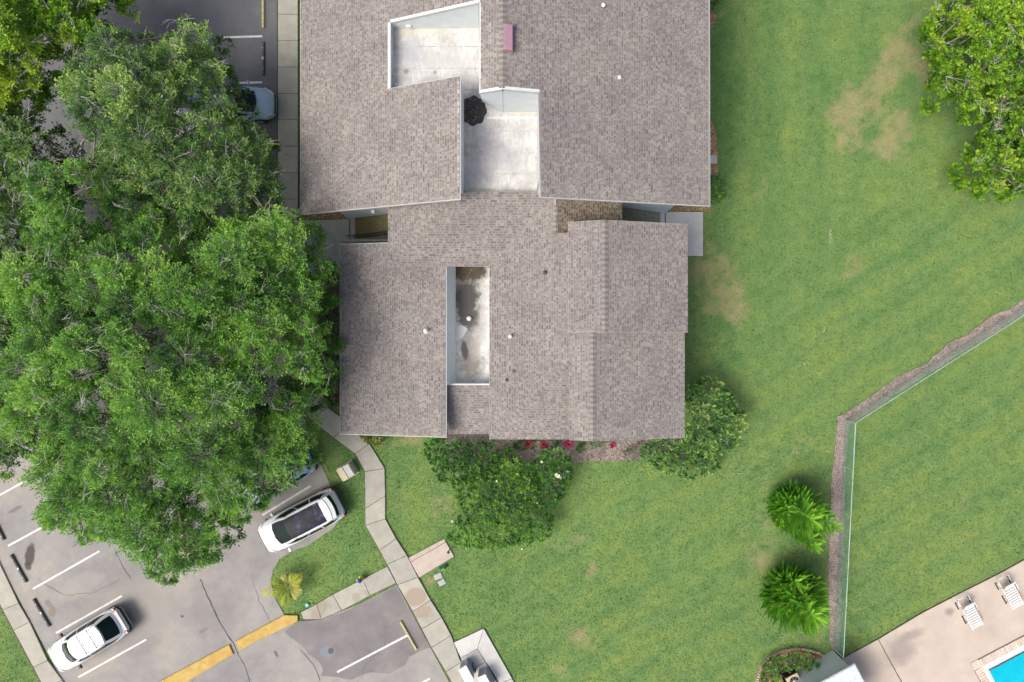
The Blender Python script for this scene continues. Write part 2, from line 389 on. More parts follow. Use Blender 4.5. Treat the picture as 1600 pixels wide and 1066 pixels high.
M_GREYST = simple('grey_painted_steel', (.40, .42, .42), .45, var=.10)
M_MAUVE = simple('mauve_painted_steel', (.33, .20, .25), .55, var=.12, scale=5)
M_GREEN = simple('green_plastic', (.03, .30, .08), .5, var=.15)
M_TEAL = simple('teal_plastic', (.05, .33, .28), .5, var=.15)
M_BLUE = simple('blue_paint', (.01, .12, .38), .35, var=.1)
M_HYD = simple('yellow_hydrant_paint', (.62, .50, .07), .4, var=.1)
M_TYRE = simple('tyre_rubber', (.02, .02, .02), .9, var=.2)
M_RIM = simple('alloy_rim', (.45, .46, .47), .35, metal=.8)
M_GLASS = Mat('dark_car_glass').done((.006, .014, .014), .08, spec=.2)
m = Mat('tinted_glass_roof'); c = m.ramp(m.noise(2.6, 4, .7), [(.44, (.003, .004, .010)), (.55, (.008, .012, .035)), (.64, (.045, .05, .11)), (.8, (.16, .15, .19))]); M_GROOF = m.done(c, .35, spec=.12)
M_TRIM = simple('black_trim', (.022, .023, .025), .5, var=.2)
M_CARW = glossy_paint('white_car_paint', (.66, .69, .70))
M_CARB = glossy_paint('silver_blue_car_paint', (.30, .42, .52))
M_CARC = glossy_paint('cream_car_paint', (.62, .60, .52))
M_RED = simple('red_lamp_lens', (.40, .02, .02), .2, var=.05)
M_LAMP = simple('clear_lamp_lens', (.55, .58, .60), .12, var=.05)
m = Mat('pool_water'); c = m.ramp(m.noise(1.2, 3), [(.25, (.0, .36, .48)), (.75, (.005, .46, .58))]); M_WATER = m.done(c, .08, m.noise(5, 4, .6), .5, .05)
m = Mat('black_puddle'); c = m.ramp(m.noise(6, 5, .7), [(.35, (.004, .006, .010)), (.7, (.02, .022, .022))]); M_PUD = m.done(c, .45, m.noise(10, 3), .2, .01)
M_BRICK = concrete('pool_coping_stone', (.58, .50, .42))
M_POOLEDGE = simple('pale_blue_tile', (.50, .62, .70), .3, var=.08)
M_STONE = simple('edging_stone', (.36, .30, .20), .9, var=.25, scale=9, bump=.5)
M_SHEDROOF = Mat('chalky_roof'); _m = M_SHEDROOF; c = _m.ramp(_m.noise(7, 6, .75), [(.35, (.36, .46, .50)), (.55, (.56, .64, .66)), (.7, (.70, .76, .76))]); M_SHEDROOF = _m.done(c, .8)

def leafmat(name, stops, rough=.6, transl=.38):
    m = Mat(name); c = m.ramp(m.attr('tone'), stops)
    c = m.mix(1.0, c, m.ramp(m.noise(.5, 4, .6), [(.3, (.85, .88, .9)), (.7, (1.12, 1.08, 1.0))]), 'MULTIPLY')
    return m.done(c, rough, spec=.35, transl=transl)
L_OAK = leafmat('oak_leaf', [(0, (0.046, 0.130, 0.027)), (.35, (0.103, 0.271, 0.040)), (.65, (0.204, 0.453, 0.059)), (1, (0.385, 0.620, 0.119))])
L_OAKG = leafmat('grey_green_oak_leaf', [(0, (0.045, 0.115, 0.039)), (.35, (0.091, 0.212, 0.050)), (.65, (0.195, 0.366, 0.080)), (1, (0.409, 0.577, 0.160))])
L_LIME = leafmat('lime_green_leaf', [(0, (0.043, 0.131, 0.013)), (.4, (0.108, 0.296, 0.019)), (.7, (0.216, 0.454, 0.027)), (1, (0.431, 0.591, 0.050))])
L_YEL = leafmat('yellow_green_leaf', [(0, (0.057, 0.152, 0.013)), (.35, (0.129, 0.303, 0.020)), (.7, (0.259, 0.468, 0.030)), (1, (0.475, 0.618, 0.044))])
L_SHRUB = leafmat('dark_shrub_leaf', [(0, (0.023, 0.085, 0.021)), (.4, (0.055, 0.190, 0.032)), (.7, (0.137, 0.341, 0.046)), (1, (0.312, 0.531, 0.089))])
L_SHRUB2 = leafmat('bay_shrub_leaf', [(0, (0.032, 0.104, 0.036)), (.4, (0.081, 0.225, 0.054)), (.7, (0.203, 0.394, 0.090)), (1, (0.466, 0.620, 0.198))])
L_PINE = leafmat('pine_needle', [(0, (0.030, 0.109, 0.011)), (.4, (0.077, 0.255, 0.016)), (.7, (0.173, 0.437, 0.024)), (1, (0.517, 0.620, 0.068))])
L_PALM = leafmat('yellow_palm_leaf', [(0, (.07, .16, .01)), (.4, (.20, .32, .015)), (.75, (.42, .46, .03)), (1, (.66, .58, .28))])
L_CROTON = leafmat('yellow_croton_leaf', [(0, (.05, .12, .02)), (.5, (.22, .28, .05)), (1, (.55, .52, .18))])
L_PINK = leafmat('magenta_leaf', [(0, (.10, .01, .02)), (.5, (.30, .02, .08)), (1, (.50, .07, .18))])
L_MAROON = leafmat('maroon_leaf', [(0, (.03, .006, .01)), (.6, (.14, .012, .03)), (1, (.30, .02, .06))])
L_FLOWER = leafmat('white_petal', [(0, (.70, .72, .62)), (1, (.85, .85, .80))])
L_LITTER = leafmat('fallen_leaf', [(0, (.07, .035, .01)), (.5, (.22, .12, .03)), (1, (.50, .40, .20))], transl=0.01)

# ------------------------------------------------------------------ ground: one sheet out to the horizon
G = lambda pts, z=0.0: [P2(a, b, z) for a, b in pts]
def ellmask(x, y, cx, cy, rx, ry, rot=0.0):
    dx, dy = x - cx, y - cy; c_, s_ = math.cos(rot), math.sin(rot)
    return np.clip(1 - np.hypot((dx * c_ + dy * s_) / rx, (-dx * s_ + dy * c_) / ry), 0, 1)
BROWN = [(1340, 175, 2.2, 2.0, 0, 1.0), (1395, 215, 1.7, 2.0, -.4, 1.0), (1400, 100, 2.6, 1.6, .9, 1.05), (1425, 60, 2.0, 1.5, .6, .85), (1370, 135, 1.4, 1.3, 0, .8), (1325, 215, 1.2, 1.6, 0, .8), (1300, 250, 2.6, 1.2, .3, .45), (1450, 95, 2.0, 2.6, 0, .8),
         (1120, 440, 2.2, 2.4, -.3, 1.0), (1135, 480, 1.6, 1.7, 0, .85), (1105, 425, 1.3, 1.2, 0, .7), (1195, 860, 1.6, 1.6, 0, .85), (1205, 810, 1.2, 1.4, 0, .6), (915, 1000, 1.6, 1.0, .3, .8), (950, 1040, 1.2, .8, 0, .6), (880, 850, 1.8, .7, .2, .5), (920, 895, 1.6, .6, .4, .45),
         (650, 690, 1.3, .5, 0, .8), (625, 700, 1.0, .7, 0, .6), (690, 790, 1.2, .9, .4, .5), (625, 775, .8, 1.4, 0, .4), (1265, 1002, 1.1, .5, 0, .8), (520, 735, .9, .8, 0, .6), (1200, 265, 1.2, 2.5, 0, .5), (1450, 290, 1.3, .6, -.5, .4), (1330, 420, .8, 1.6, 0, .35), (1500, 415, 1.5, .6, .4, .3), (1255, 700, 1.2, .9, 0, .4),
         (672, 908, .5, .35, .4, .8), (465, 870, 1.5, .4, .5, .25), (1115, 345, .8, .6, 0, .4), (1440, 1060, 1, 1, 0, 0), (1480, 800, 2.5, .5, .5, .25), (1120, 20, 1, .4, 0, .4), (870, 1050, 1.2, .6, 0, .5), (8, 1000, .5, 1.6, .5, .3)]
def lawn_fields(x, y):
    n1 = fbm(x * 1.1, y * 1.1, 5, 3.0); n2 = fbm(x * .35, y * .35, 4, 9.0); n3 = fbm(x * 4.5, y * 4.5, 3, 1.0)
    b = np.zeros_like(x)
    for (px, py, rx, ry, rot, k) in BROWN:
        cx, cy = P2(px, py); b = np.maximum(b, k * np.minimum(1, 1.9 * ellmask(x, y, cx, cy, rx, ry, rot)))
    b = np.clip(b * .95 + (n1 - .5) * 1.6 + (n3 - .5) * 1.1 - .16, 0, 1) * (b > .02) * .85
    b = np.maximum(b, np.clip((n1 * .6 + n2 * .4 - .60) * 2.4, 0, .22))
    # mowing: faint bands parallel to the buildings, and along the fence line further south-east
    u = x * .53 - y * .85; v = x
    se = 1 / (1 + np.exp(-((x - 14) * .5 - (y - 2) * .5)))
    band = (1 - se) * np.sin(v * 2.4 + n2 * 3) + se * np.sin(u * 3.1 + n2 * 2)
    lush_shade = .48 + .19 * band + .13 * np.sin(u * 8.2 + n2 * 5) * se + .06 * np.sin(v * 8.5 + n2 * 5) * (1 - se) + (n2 - .5) * .7 + (n1 - .5) * .4
    cx = P2(1150, 0)[0]
    lush_shade -= .10 * np.exp(-((x - cx) / 1.6) ** 2) * (x > 9)  # building's shadow strip along the east side, put into the grass colour
    lush_shade += .14 * se + .10 * (x < -2) * (y < -3)
    return b, np.clip(lush_shade, 0, 1)
xs = np.concatenate([[-600, -250, -110, -60, -40], np.arange(-31, 31.01, .17), [40, 60, 110, 250, 600]])
ys = np.concatenate([[-600, -250, -110, -60, -32], np.arange(-22, 22.01, .17), [32, 60, 110, 250, 600]])
X, Y = np.meshgrid(xs, ys); nx, ny = len(xs), len(ys)
Z = (fbm(X * .6, Y * .6, 3, 2.0) - .5) * .03
V = np.stack([X.ravel(), Y.ravel(), Z.ravel() - .02], 1)
i = np.arange(nx - 1)[None, :] + np.arange(ny - 1)[:, None] * nx
F = np.stack([i, i + 1, i + 1 + nx, i + nx], -1).reshape(-1, 4)
b_, l_ = lawn_fields(X.ravel(), Y.ravel())
link('lawn', np_mesh('lawn', V, F, M_LAWN, {'brown': ('POINT', b_), 'lush_shade': ('POINT', l_)}, True), kind='structure')

# hard surfaces -----------------------------------------------------------------------------
ASPH = G([(433, -120), (433, 330), (440, 420), (452, 560), (470, 640), (494, 709), (516, 757), (533, 789), (536, 805), (522, 824), (482, 852), (455, 862), (437, 874), (427, 890), (424, 912), (431, 937), (445, 962), (456, 975), (500, 968), (560, 945), (620, 914), (702, 1066), (760, 1180), (160, 1180), (98, 1064), (32, 940), (0, 880), (-80, 720), (-140, 600), (-140, -120)])
mb = MB().prism(ASPH, -.04, .016); mb.build('parking_lot', M_ASPH, kind='structure')
DARKP = G([(445, 987), (458, 998), (466, 1004), (475, 1012), (481, 1022), (492, 1028), (501, 1037), (504, 1048), (501, 1056), (525, 1057), (548, 1062), (580, 1050), (610, 1052), (632, 1040), (640, 1026), (655, 1018), (672, 1012), (619, 916), (600, 926), (560, 945), (535, 957), (500, 967), (480, 970), (466, 971)])
MB().prism(rough_poly(DARKP, .05, .2), .0, .022).build('asphalt_patch', M_ASPHD, kind='structure')
def ribbon(pts, wd, z, name, mat, amp=.03, **kw):
    pts = [Vector(p) for p in G(pts)]; mb = MB(); P_ = []
    for a, b in zip(pts[:-1], pts[1:]):
        n_ = max(1, int((b - a).length / .18))
        P_ += [a.lerp(b, k / n_) for k in range(n_)]
    P_.append(pts[-1]); L_, R_ = [], []
    for k, p in enumerate(P_):
        d = (P_[min(k + 1, len(P_) - 1)] - P_[max(k - 1, 0)]).normalized(); nn = Vector((-d.y, d.x))
        p = p + nn * random.uniform(-amp, amp); hw = wd / 2 * random.uniform(.5, 1.2)
        L_.append((*(p + nn * hw), z)); R_.append((*(p - nn * hw), z))
    n_ = len(L_); mb.add(L_ + R_, [(k, n_ + k, n_ + k + 1, k + 1) for k in range(n_ - 1)])
    return mb.build(name, mat, **kw)
ribbon([(313, 905), (322, 925), (337, 960), (352, 985), (367, 1008), (372, 1022)], .07, .026, 'asphalt_crack', M_CRACK, kind='structure')
for pts in ([(150, 700), (170, 780), (200, 840), (230, 905)], [(60, 905), (100, 930), (150, 925), (190, 905)], [(395, 905), (405, 940), (425, 975)], [(300, 1066), (310, 1045), (335, 1030)], [(560, 1066), (572, 1040), (600, 1010), (603, 985)]):
    ribbon(pts, .018, .026, 'asphalt_crack', M_CRACK, .05, kind='structure')
ribbon([(180, 862), (195, 890), (205, 905)], .03, .026, 'asphalt_crack', M_CRACK, kind='structure')
ribbon([(372, 1022), (385, 1045), (390, 1066)], .04, .026, 'asphalt_crack', M_CRACK, kind='structure')
ribbon([(470, 1015), (492, 1040), (500, 1064)], .03, .03, 'asphalt_crack', M_CRACK, kind='structure')

def paint(a, b, wd=.11):
    a, b = Vector(P2(*a)), Vector(P2(*b)); d = (b - a).normalized(); n_ = Vector((-d.y, d.x)) * wd / 2
    poly = [tuple(a - n_), tuple(b - n_), tuple(b + n_), tuple(a + n_)]
    return rough_poly(poly, .006, .2)
lines_ = [((-60, 806), (45, 749), 'white painted stall line ending under the oak, second up from the stained stall'), ((13, 853), (90, 811), 'white painted stall line above the large dark oil stain'), ((52, 920), (156, 861), 'white painted stall line between the two dark wheel stops'), ((88, 989), (191, 931), 'white painted stall line above the white estate car'), ((123, 1058), (229, 999), 'white painted stall line below the white estate car'),
          ((350, 59), (410, 57), 'white painted stall line at the top near the upper wheel stop'), ((370, 130), (410, 129), 'white painted stall line just above the silver blue car'), ((527, 1050), (636, 993), 'white painted stall line running to the worn yellow wheel stop'), ((630, 1082), (672, 1060), 'short white stall line at the bottom edge beside the walk'), ((410, 805), (486, 759), 'white painted stall line between the white hatchback and the car under the oak')]
for a, b, lab in lines_:
    MB().prism(paint(a, b), .015, .030).build('parking_line', M_PAINT, label=lab, cat='road marking', group='painted stall lines')
def wheel_stop(a, b, mat, lab, wd=.17, patch=True):
    A, B = Vector(P(*a)), Vector(P(*b)); c = (A + B) / 2; d = B - A; L = d.length; ang = math.atan2(d.y, d.x)
    t = thing('wheel_stop', lab, 'wheel stop', (c.x, c.y, .02), 'wheel stops at the head of parking stalls', ang)
    mb = MB(); pr = [(-wd / 2, 0), (-wd / 2 * .9, .07), (-wd / 2 * .55, .13), (wd / 2 * .55, .13), (wd / 2 * .9, .07), (wd / 2, 0)]
    n_ = len(pr); vs_ = [(-L / 2, y, z) for y, z in pr] + [(-L / 2 + .03, y * .96, z) for y, z in pr] + [(L / 2 - .03, y * .96, z) for y, z in pr] + [(L / 2, y, z) for y, z in pr]
    fs = [tuple(range(n_)), tuple(range(4 * n_ - 1, 3 * n_ - 1, -1))]
    for q in range(3):
        for k in range(n_): fs.append((q * n_ + k, q * n_ + (k + 1) % n_, (q + 1) * n_ + (k + 1) % n_, (q + 1) * n_ + k))
    mb.add(vs_, fs); mb.build('bar', mat, t, local=True)
    for s_ in (-.32, .32): MB().lathe((L * s_, 0, .125), [(.022, 0), (.022, .02), (.012, .03)], 8).build('anchor_bolt', M_METAL_L, t, local=True)
    if patch: MB().box((0, 0, .136), (.13, .09, .012)).build('repair_plate', M_GREYST, t, local=True)
wheel_stop((-8, 810), (8, 843), M_STOP, 'dark wheel stop cut by the left edge of the photo', patch=False)
wheel_stop((19, 866), (43, 909), M_STOP, 'dark wheel stop beside the big oily stain')
wheel_stop((54, 935), (79, 978), M_STOP, 'dark wheel stop above the white estate car by the round tan stain')
wheel_stop((412, 67), (412, 118), M_STOP, 'dark wheel stop above the silver blue car')
wheel_stop((412, -6), (412, 45), M_STOPY, 'brownish wheel stop at the top edge by the walkway')
wheel_stop((626, 970), (651, 1014), M_STOPY, 'worn yellow wheel stop on the dark asphalt patch')
for pts, lab in (([(252, 1063), (359, 1006), (366, 1021), (280, 1072)], 'faded yellow kerb island at the bottom edge'), ([(369, 1001), (445, 960), (466, 961), (466, 970), (400, 1002), (376, 1016)], 'faded yellow kerb island touching the grass tip')):
    MB().prism(rough_poly(G(pts), .012, .3), .0, .12, .03).build('yellow_kerb', M_YEL, label=lab, cat='kerb', group='yellow painted kerbs')

HARD = [ASPH]
def slabs(parent, name, pairs, z0, z1, mat, gap=.012):
    """pairs: list of (left,right) survey points across the walk; each bay becomes a slab"""
    for (a, b), (c, d) in zip(pairs[:-1], pairs[1:]):
        q = offset_poly(G([a, b, d, c], z1), -gap)
        MB().prism(q, z0, z1, .014).build(name, mat, parent)
    HARD.append(G([p[0] for p in pairs] + [p[1] for p in pairs][::-1]))
def walk_base(name, pairs, top=.055):
    q = G([p[0] for p in pairs] + [p[1] for p in pairs][::-1])
    return MB().prism(q, -.05, top).build(name, M_DIRT, kind='structure')
pr = [((434, -60 + k * 41.2), (465.5, -60 + k * 41.2)) for k in range(12)]
pr[-1] = ((440, 398), (470, 398))
wb = walk_base('sidewalk', pr); slabs(wb, 'slab', pr, .0, .10, M_CONC)
pr = [((440, 400), (470, 400)), ((452, 520), (483, 505)), ((466, 600), (497, 590)), ((478, 645), (506, 622)), ((484, 655), (512, 637)), ((521, 684), (545, 661)), ((555, 709), (577, 693)), ((570, 737), (601, 732)), ((570.5, 795), (602, 775)), ((571, 821), (602, 811)), ((593, 860), (619, 842)), ((605, 882), (636, 868)), ((621, 914), (653, 902)), ((645, 956), (673, 938)), ((659, 983), (690, 965)), ((674, 1012), (705, 993)), ((697, 1050), (720, 1035)), ((727, 1104), (752, 1090)), ((757, 1160), (785, 1145))]
wb = walk_base('footpath', pr); slabs(wb, 'slab', pr, .0, .10, M_CONC)
pr = [((470, 957), (474, 968)), ((495, 944), (502, 968)), ((520, 929), (534, 954)), ((567, 905), (578, 931)), ((605, 885), (619, 911))]
wb = walk_base('kerb_walk', pr); slabs(wb, 'slab', pr, .0, .10, M_CONC)
pr = [((-150, 655), (-120, 640)), ((-60, 830), (-28, 820)), ((-25, 896), (0, 882)), ((4, 953), (29, 943)), ((21, 985), (46, 972)), ((52, 1043), (74, 1032)), ((69, 1076), (97, 1063)), ((100, 1140), (130, 1125))]
wb = walk_base('sidewalk', pr); slabs(wb, 'slab', pr, .0, .10, M_CONC)
# worn yellow stripe of dirt along the grass side
pb = walk_base('side_pad', [((637, 872), (655, 903)), ((694, 842), (710, 870))], .04)
slabs(pb, 'slab', [((637, 872), (641, 879)), ((694, 842), (697, 847))], .0, .065, M_PINK)
slabs(pb, 'slab', [((641, 879), (655, 903)), ((697, 847), (710, 870))], .0, .07, M_PINK)
# paving between and beside the two blocks
pb = walk_base('entry_paving', [((466, 345), (466, 420)), ((553, 343), (553, 420))], .03)
slabs(pb, 'slab', [((466, 344), (466, 425)), ((491, 344), (491, 425)), ((546, 342), (546, 425))], .0, .075, M_CONC_G)
slabs(pb, 'slab', [((547, 342), (547, 410)), ((555, 342), (555, 410)), ((640, 342), (640, 410))], .0, .075, M_CONC_G)
pb = walk_base('entry_paving', [((1032, 333), (1032, 401)), ((1099, 333), (1099, 401))], .03)
slabs(pb, 'slab', [((1040, 331), (1040, 400.5)), ((1099, 331), (1099, 400.5))], .0, .085, M_CONC_W)
slabs(pb, 'slab', [((960, 331), (960, 400)), ((1039, 331), (1039, 400))], .0, .085, M_CONC_W)
MB().prism(G([(1096, 243), (1120, 243), (1120, 256), (1096, 256)]), 0, .07, .02).build('stepping_slab', M_CONC_G, label='small grey concrete slab beside the long roof, between mulch beds', cat='paving slab')
HARD.append(G([(1096, 243), (1120, 243), (1120, 256), (1096, 256)]))
# beds
BEDS = []
def bed(name, pts, mat, z=.03, amp=.08):
    q = rough_poly(G(pts), amp, .2, len(BEDS) * 3.3); BEDS.append(q); HARD.append(G(pts))
    return MB().prism(q, -.05, z).build(name, mat, kind='structure')
bed('mulch_strip', [(1640, 440), (1600, 464), (1585, 478), (1543, 498), (1510, 524), (1480, 538), (1445, 568), (1400, 590), (1370, 612), (1337, 634), (1322, 646), (1309, 651), (1307, 690), (1302, 730), (1297, 768), (1299, 800), (1296, 850), (1293, 905), (1296, 950), (1297, 1000), (1304, 1030), (1310, 1030), (1314, 960), (1318, 860), (1320, 766), (1323, 690), (1326, 664), (1450, 584), (1600, 491), (1640, 466)], M_MULCH, .03, .10)
bed('mulch_bed', [(690, 665), (850, 690), (960, 690), (1072, 670), (1072, 690), (1040, 705), (1000, 718), (975, 720), (895, 722), (860, 715), (800, 725), (700, 720)], M_SAND)
bed('mulch_bed', [(468, 325), (548, 320), (545, 342), (468, 343)], M_LEAFL, .03, .02)
bed('mulch_bed', [(1045, 315), (1112, 321), (1108, 330), (1045, 331)], M_LEAFL, .03, .03)
bed('mulch_bed', [(1080, 185), (1112, 188), (1119, 210), (1122, 240), (1121, 275), (1080, 275)], M_LEAFL, .03, .05)
bed('mulch_bed', [(1080, 10), (1108, 15), (1119, 25), (1115, 42), (1080, 50)], M_LEAFL, .025, .05)
bed('leaf_litter', [(497, 430), (560, 430), (560, 620), (520, 640), (500, 610), (495, 520)], M_DIRT, .02)

# pool side ----------------------------------------------------------------------------------
DECK = G([(1600, 874), (1560, 896), (1500, 926), (1440, 957), (1371, 998), (1330, 1021), (1302, 1036), (1250, 1066), (1200, 1094), (1300, 1290), (1900, 1290), (1900, 700)])
dk = MB().prism(DECK, -.05, .045).build('pool_deck', M_DIRT, kind='structure')
pu = Vector(P2(1600, 990)) - Vector(P2(1514, 1035)); pu.normalize(); pv = Vector((pu.y, -pu.x))
C0 = Vector(P2(1515, 1035)); WCn = C0 + pu * .55 + pv * .78
def quad(o, u0, u1, v0, v1): return [tuple(o + pu * a + pv * b) for a, b in ((u0, v0), (u1, v0), (u1, v1), (u0, v1))]
d1 = [P2(1371, 998), P2(1409, 1068), P2(1330, 1112), P2(1250, 1066), P2(1302, 1036)]
MB().prism(offset_poly(d1, -.012), 0, .08, .01).build('slab', M_DECK, dk)
W_ = C0; far = 16
up = [P2(1600, 874), P2(1560, 896), P2(1500, 926), P2(1440, 957), P2(1371.5, 998)]
d2 = up + [P2(1410, 1068), P2(1560, 1345), tuple(W_ + pv * far), tuple(W_), tuple(W_ + pu * far), P2(1950, 690)]
MB().prism(offset_poly(d2, -.012), 0, .08, .01).build('slab', M_DECK, dk)
HARD.append(DECK)
pool = thing('swimming_pool', 'turquoise swimming pool corner with pale brick coping', 'pool', (*WCn, 0))
MB().prism([tuple(WCn + pu * a + pv * b) for a, b in ((.12, .12), (far, .12), (far, far), (.12, far))], 0, .052).build('water', M_WATER, pool)
k = 0
brick = None
def put_brick(c, ang):
    global brick
    if brick is None:
        brick = MB().box((0, 0, .05), (.135, .44, .10), taper=.96).mesh('brick', M_BRICK)
    o = bpy.data.objects.new('brick', brick); COL.objects.link(o); o.parent = pool
    o.location = (c.x - WCn.x, c.y - WCn.y, random.uniform(0, .008)); o.rotation_euler = (0, 0, ang + random.uniform(-.02, .02))
au = math.atan2(pu.y, pu.x)
for q in range(36): put_brick(C0 + pu * (.40 + q * .147) + pv * .26, au)
for q in range(18): put_brick(C0 + pu * .24 + pv * (.56 + q * .147), au + math.pi / 2)
MB().prism(quad(C0, 0, .46, 0, .47), 0, .1, .01).build('corner_brick', M_BRICK, pool)
MB().prism(quad(C0, .46, far, .485, .60), -.02, .085, .02).build('coping_lip', M_WHITE, pool)
MB().prism(quad(C0, .468, .58, .60, far), -.02, .085, .02).build('coping_lip', M_WHITE, pool)
MB().prism(quad(C0, .58, far, .60, .78), -.02, .07).build('tile_band', M_POOLEDGE, pool)
MB().prism(quad(C0, .58, .72, .78, far), -.02, .07).build('tile_band', M_POOLEDGE, pool)

# ------------------------------------------------------------------ roofs
def shingles(poly, plane, s, mb_name, parent, mat, eave=None, exp_=.118, kind='stuff'):
    """poly plan, plane(x,y)->z, s uphill plan unit vector. every tab is its own raised piece"""
    s = Vector(s); t = Vector((-s.y, s.x))
    uv = [(Vector(p).dot(t), Vector(p).dot(s)) for p in poly]; n = len(uv)
    v0 = min(q[1] for q in uv); v1 = max(q[1] for q in uv)
    def scan(v):
        xs_ = []
        for i in range(n):
            (ua, va), (ub, vb) = uv[i], uv[(i + 1) % n]
            if (va > v) != (vb > v): xs_.append(ua + (v - va) / (vb - va) * (ub - ua))
        xs_.sort(); return list(zip(xs_[::2], xs_[1::2]))
    Vv, Ff, Tt = [], [], []
    def pt(u, v, dz):
        p = t * u + s * v; return (p.x, p.y, plane(p.x, p.y) + dz)
    def quad_(a0, a1, b0, b1, va, vb, za, zb, tone):
        b = len(Vv); Vv.extend([pt(a0, va, za), pt(a1, va, za), pt(b1, vb, zb), pt(b0, vb, zb)]); Ff.append((b, b + 1, b + 2, b + 3)); Tt.append(tone)
    row = 0; v = v0
    while v < v1 - 1e-4:
        vb = min(v + exp_, v1); A = scan(v + 1e-4); B = scan(vb - 1e-4)
        if len(A) != len(B): A = B = scan((v + vb) / 2)
        for (a0, a1), (b0, b1) in zip(A, B):
            L = max(a1 - a0, b1 - b0, .01); m_ = max(1, int(L / .6))
            for k in range(m_):
                f0, f1 = k / m_, (k + 1) / m_
                q0, q1, r0, r1 = a0 + (a1 - a0) * f0, a0 + (a1 - a0) * f1, b0 + (b1 - b0) * f0, b0 + (b1 - b0) * f1
                quad_(q0, q1, r0, r1, v, vb, .016, .006, random.uniform(.56, 1.0))
            quad_(a0, a1, a0, a1, v - .002, v, -.004, .016, .2)
            lo, hi = max(a0, b0), min(a1, b1); u = lo + random.uniform(0, .2)
            while u < hi - .03:
                wdt = random.choice((.05, .08, .11, .15, .22, .30)) * random.uniform(.85, 1.15); e = min(u + wdt, hi)
                tn = min(.50, max(0, random.gauss(.30, .14))); vt = v + (vb - v) * .70
                quad_(u, e, u, e, v - .001, vt, .023, .014, tn)
                quad_(u, e, u, e, v - .003, v - .001, .002, .023, tn * .6)
                u = e + random.choice((.04, .07, .10, .15, .22)) * random.uniform(.8, 1.2)
        v += exp_; row += 1
    me = np_mesh(mb_name, np.array(Vv), np.array(Ff), mat, {'tone': ('FACE', Tt)})
    return link(mb_name, me, parent, kind=kind)
def deck(poly, plane, parent, name='roof_deck', th=.16, grow=.03):
    dm = M_FASCIA if grow > .02 else M_DRIP; grow = max(.0, grow)
    q = offset_poly(poly, grow)
    return MB().prism(q, lambda x, y: plane(x, y) - th, plane).build(name, dm, parent)
def caps(p0, p1, parent, mat=None, wd=.15, drop=.03, step=.125):
    if drop < .02: wd = .085
    a, b = Vector(p0), Vector(p1); d = b - a; L = d.length; d.normalize(); n_ = Vector((-d.y, d.x, 0)).normalized()
    mb = MB(); k = 0
    while k * step < L:
        s0 = a + d * (k * step); s1 = a + d * min(L, (k + 1) * step + .04)
        up0, up1 = Vector((0, 0, .045)), Vector((0, 0, .03)); w0 = wd * random.uniform(.94, 1.06)
        vs_ = [s0 + n_ * w0 + Vector((0, 0, .032 - drop)), s0 + up0, s0 - n_ * w0 + Vector((0, 0, .032 - drop)), s1 - n_ * w0 + Vector((0, 0, .02 - drop)), s1 + up1, s1 + n_ * w0 + Vector((0, 0, .02 - drop))]
        lo = [v - Vector((0, 0, .03)) for v in vs_[:3]]
        tn = .78 + random.uniform(-.1, .1) if k % 2 else .34 + random.uniform(-.1, .1)
        mb.add(vs_ + lo, [(0, 1, 4, 5), (1, 2, 3, 4), (0, 6, 7, 1), (1, 7, 8, 2)], tn); k += 1
    return mb.build('ridge_cap', mat or M_SHINGLE, parent, kind='stuff')

north = thing('apartment_block', 'larger northern block with two white sunken flat roofs and pink vent box', 'building', (0, 13, 0))
Lp = lambda x, y: 3.8 + .448 * (x + 10.58)
Rp = lambda x, y: 8.36 - .25 * (x + .4)
NL = [(-10.58, 6.35), (-2.32, 6.35), (-2.32, 11.83), (-5.7, 11.83), (-5.7, 14.95), (-1.42, 14.95), (-1.42, 10.95), (-.4, 10.95), (-.4, 27), (-10.58, 27)]
NR = [(-.4, 10.95), (1.21, 10.95), (1.21, 6.35), (9.29, 6.35), (9.22, 27), (-.4, 27)]
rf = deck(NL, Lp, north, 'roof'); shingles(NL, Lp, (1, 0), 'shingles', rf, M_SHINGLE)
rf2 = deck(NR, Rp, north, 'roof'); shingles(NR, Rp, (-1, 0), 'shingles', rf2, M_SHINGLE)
caps((-.4, 10.98, 8.36), (-.4, 27, 8.36), rf2, wd=.17, drop=.05)
Z0 = 5.4
def wall_prof(pts_top, axis, c, th, z0, parent, name='wall', mat=None):
    """thin wall: pts_top list of (coord, ztop) along the run, at fixed other coordinate c"""
    mb = MB(); n_ = len(pts_top); vs_ = []
    for off in (0, th):
        vs_ += [((a, c + off, z0) if axis == 'x' else (c + off, a, z0)) for a, z in pts_top]
        vs_ += [((a, c + off, z) if axis == 'x' else (c + off, a, z)) for a, z in pts_top[::-1]]
    m_ = 2 * n_; fs = [tuple(range(m_)), tuple(range(2 * m_ - 1, m_ - 1, -1))]
    for k in range(m_): j = (k + 1) % m_; fs.append((k, m_ + k, m_ + j, j))
    mb.add(vs_, fs); return mb.build(name, mat or M_WALL, parent)
e = .035
wall_prof([(-5.7, Lp(-5.7, 0) + e), (-1.42, Lp(-1.42, 0) + e)], 'x', 14.93, .12, 5.2, north)
wall_prof([(11.83, Lp(-5.7, 0) + e), (14.93, Lp(-5.7, 0) + e)], 'y', -5.82, .13, 5.2, north)
wall_prof([(11.56, Lp(-1.42, 0) + e), (14.92, Lp(-1.42, 0) + e)], 'y', -1.43, .11, 5.2, north)
wall_prof([(-5.69, Lp(-5.69, 0) - .17), (-2.43, Lp(-2.43, 0) - .17)], 'x', 11.71, .11, 5.2, north)
wall_prof([(6.93, Lp(-2.32, 0) - .02), (11.83, Lp(-2.32, 0) - .02)], 'y', -2.42, .12, 5.2, north)
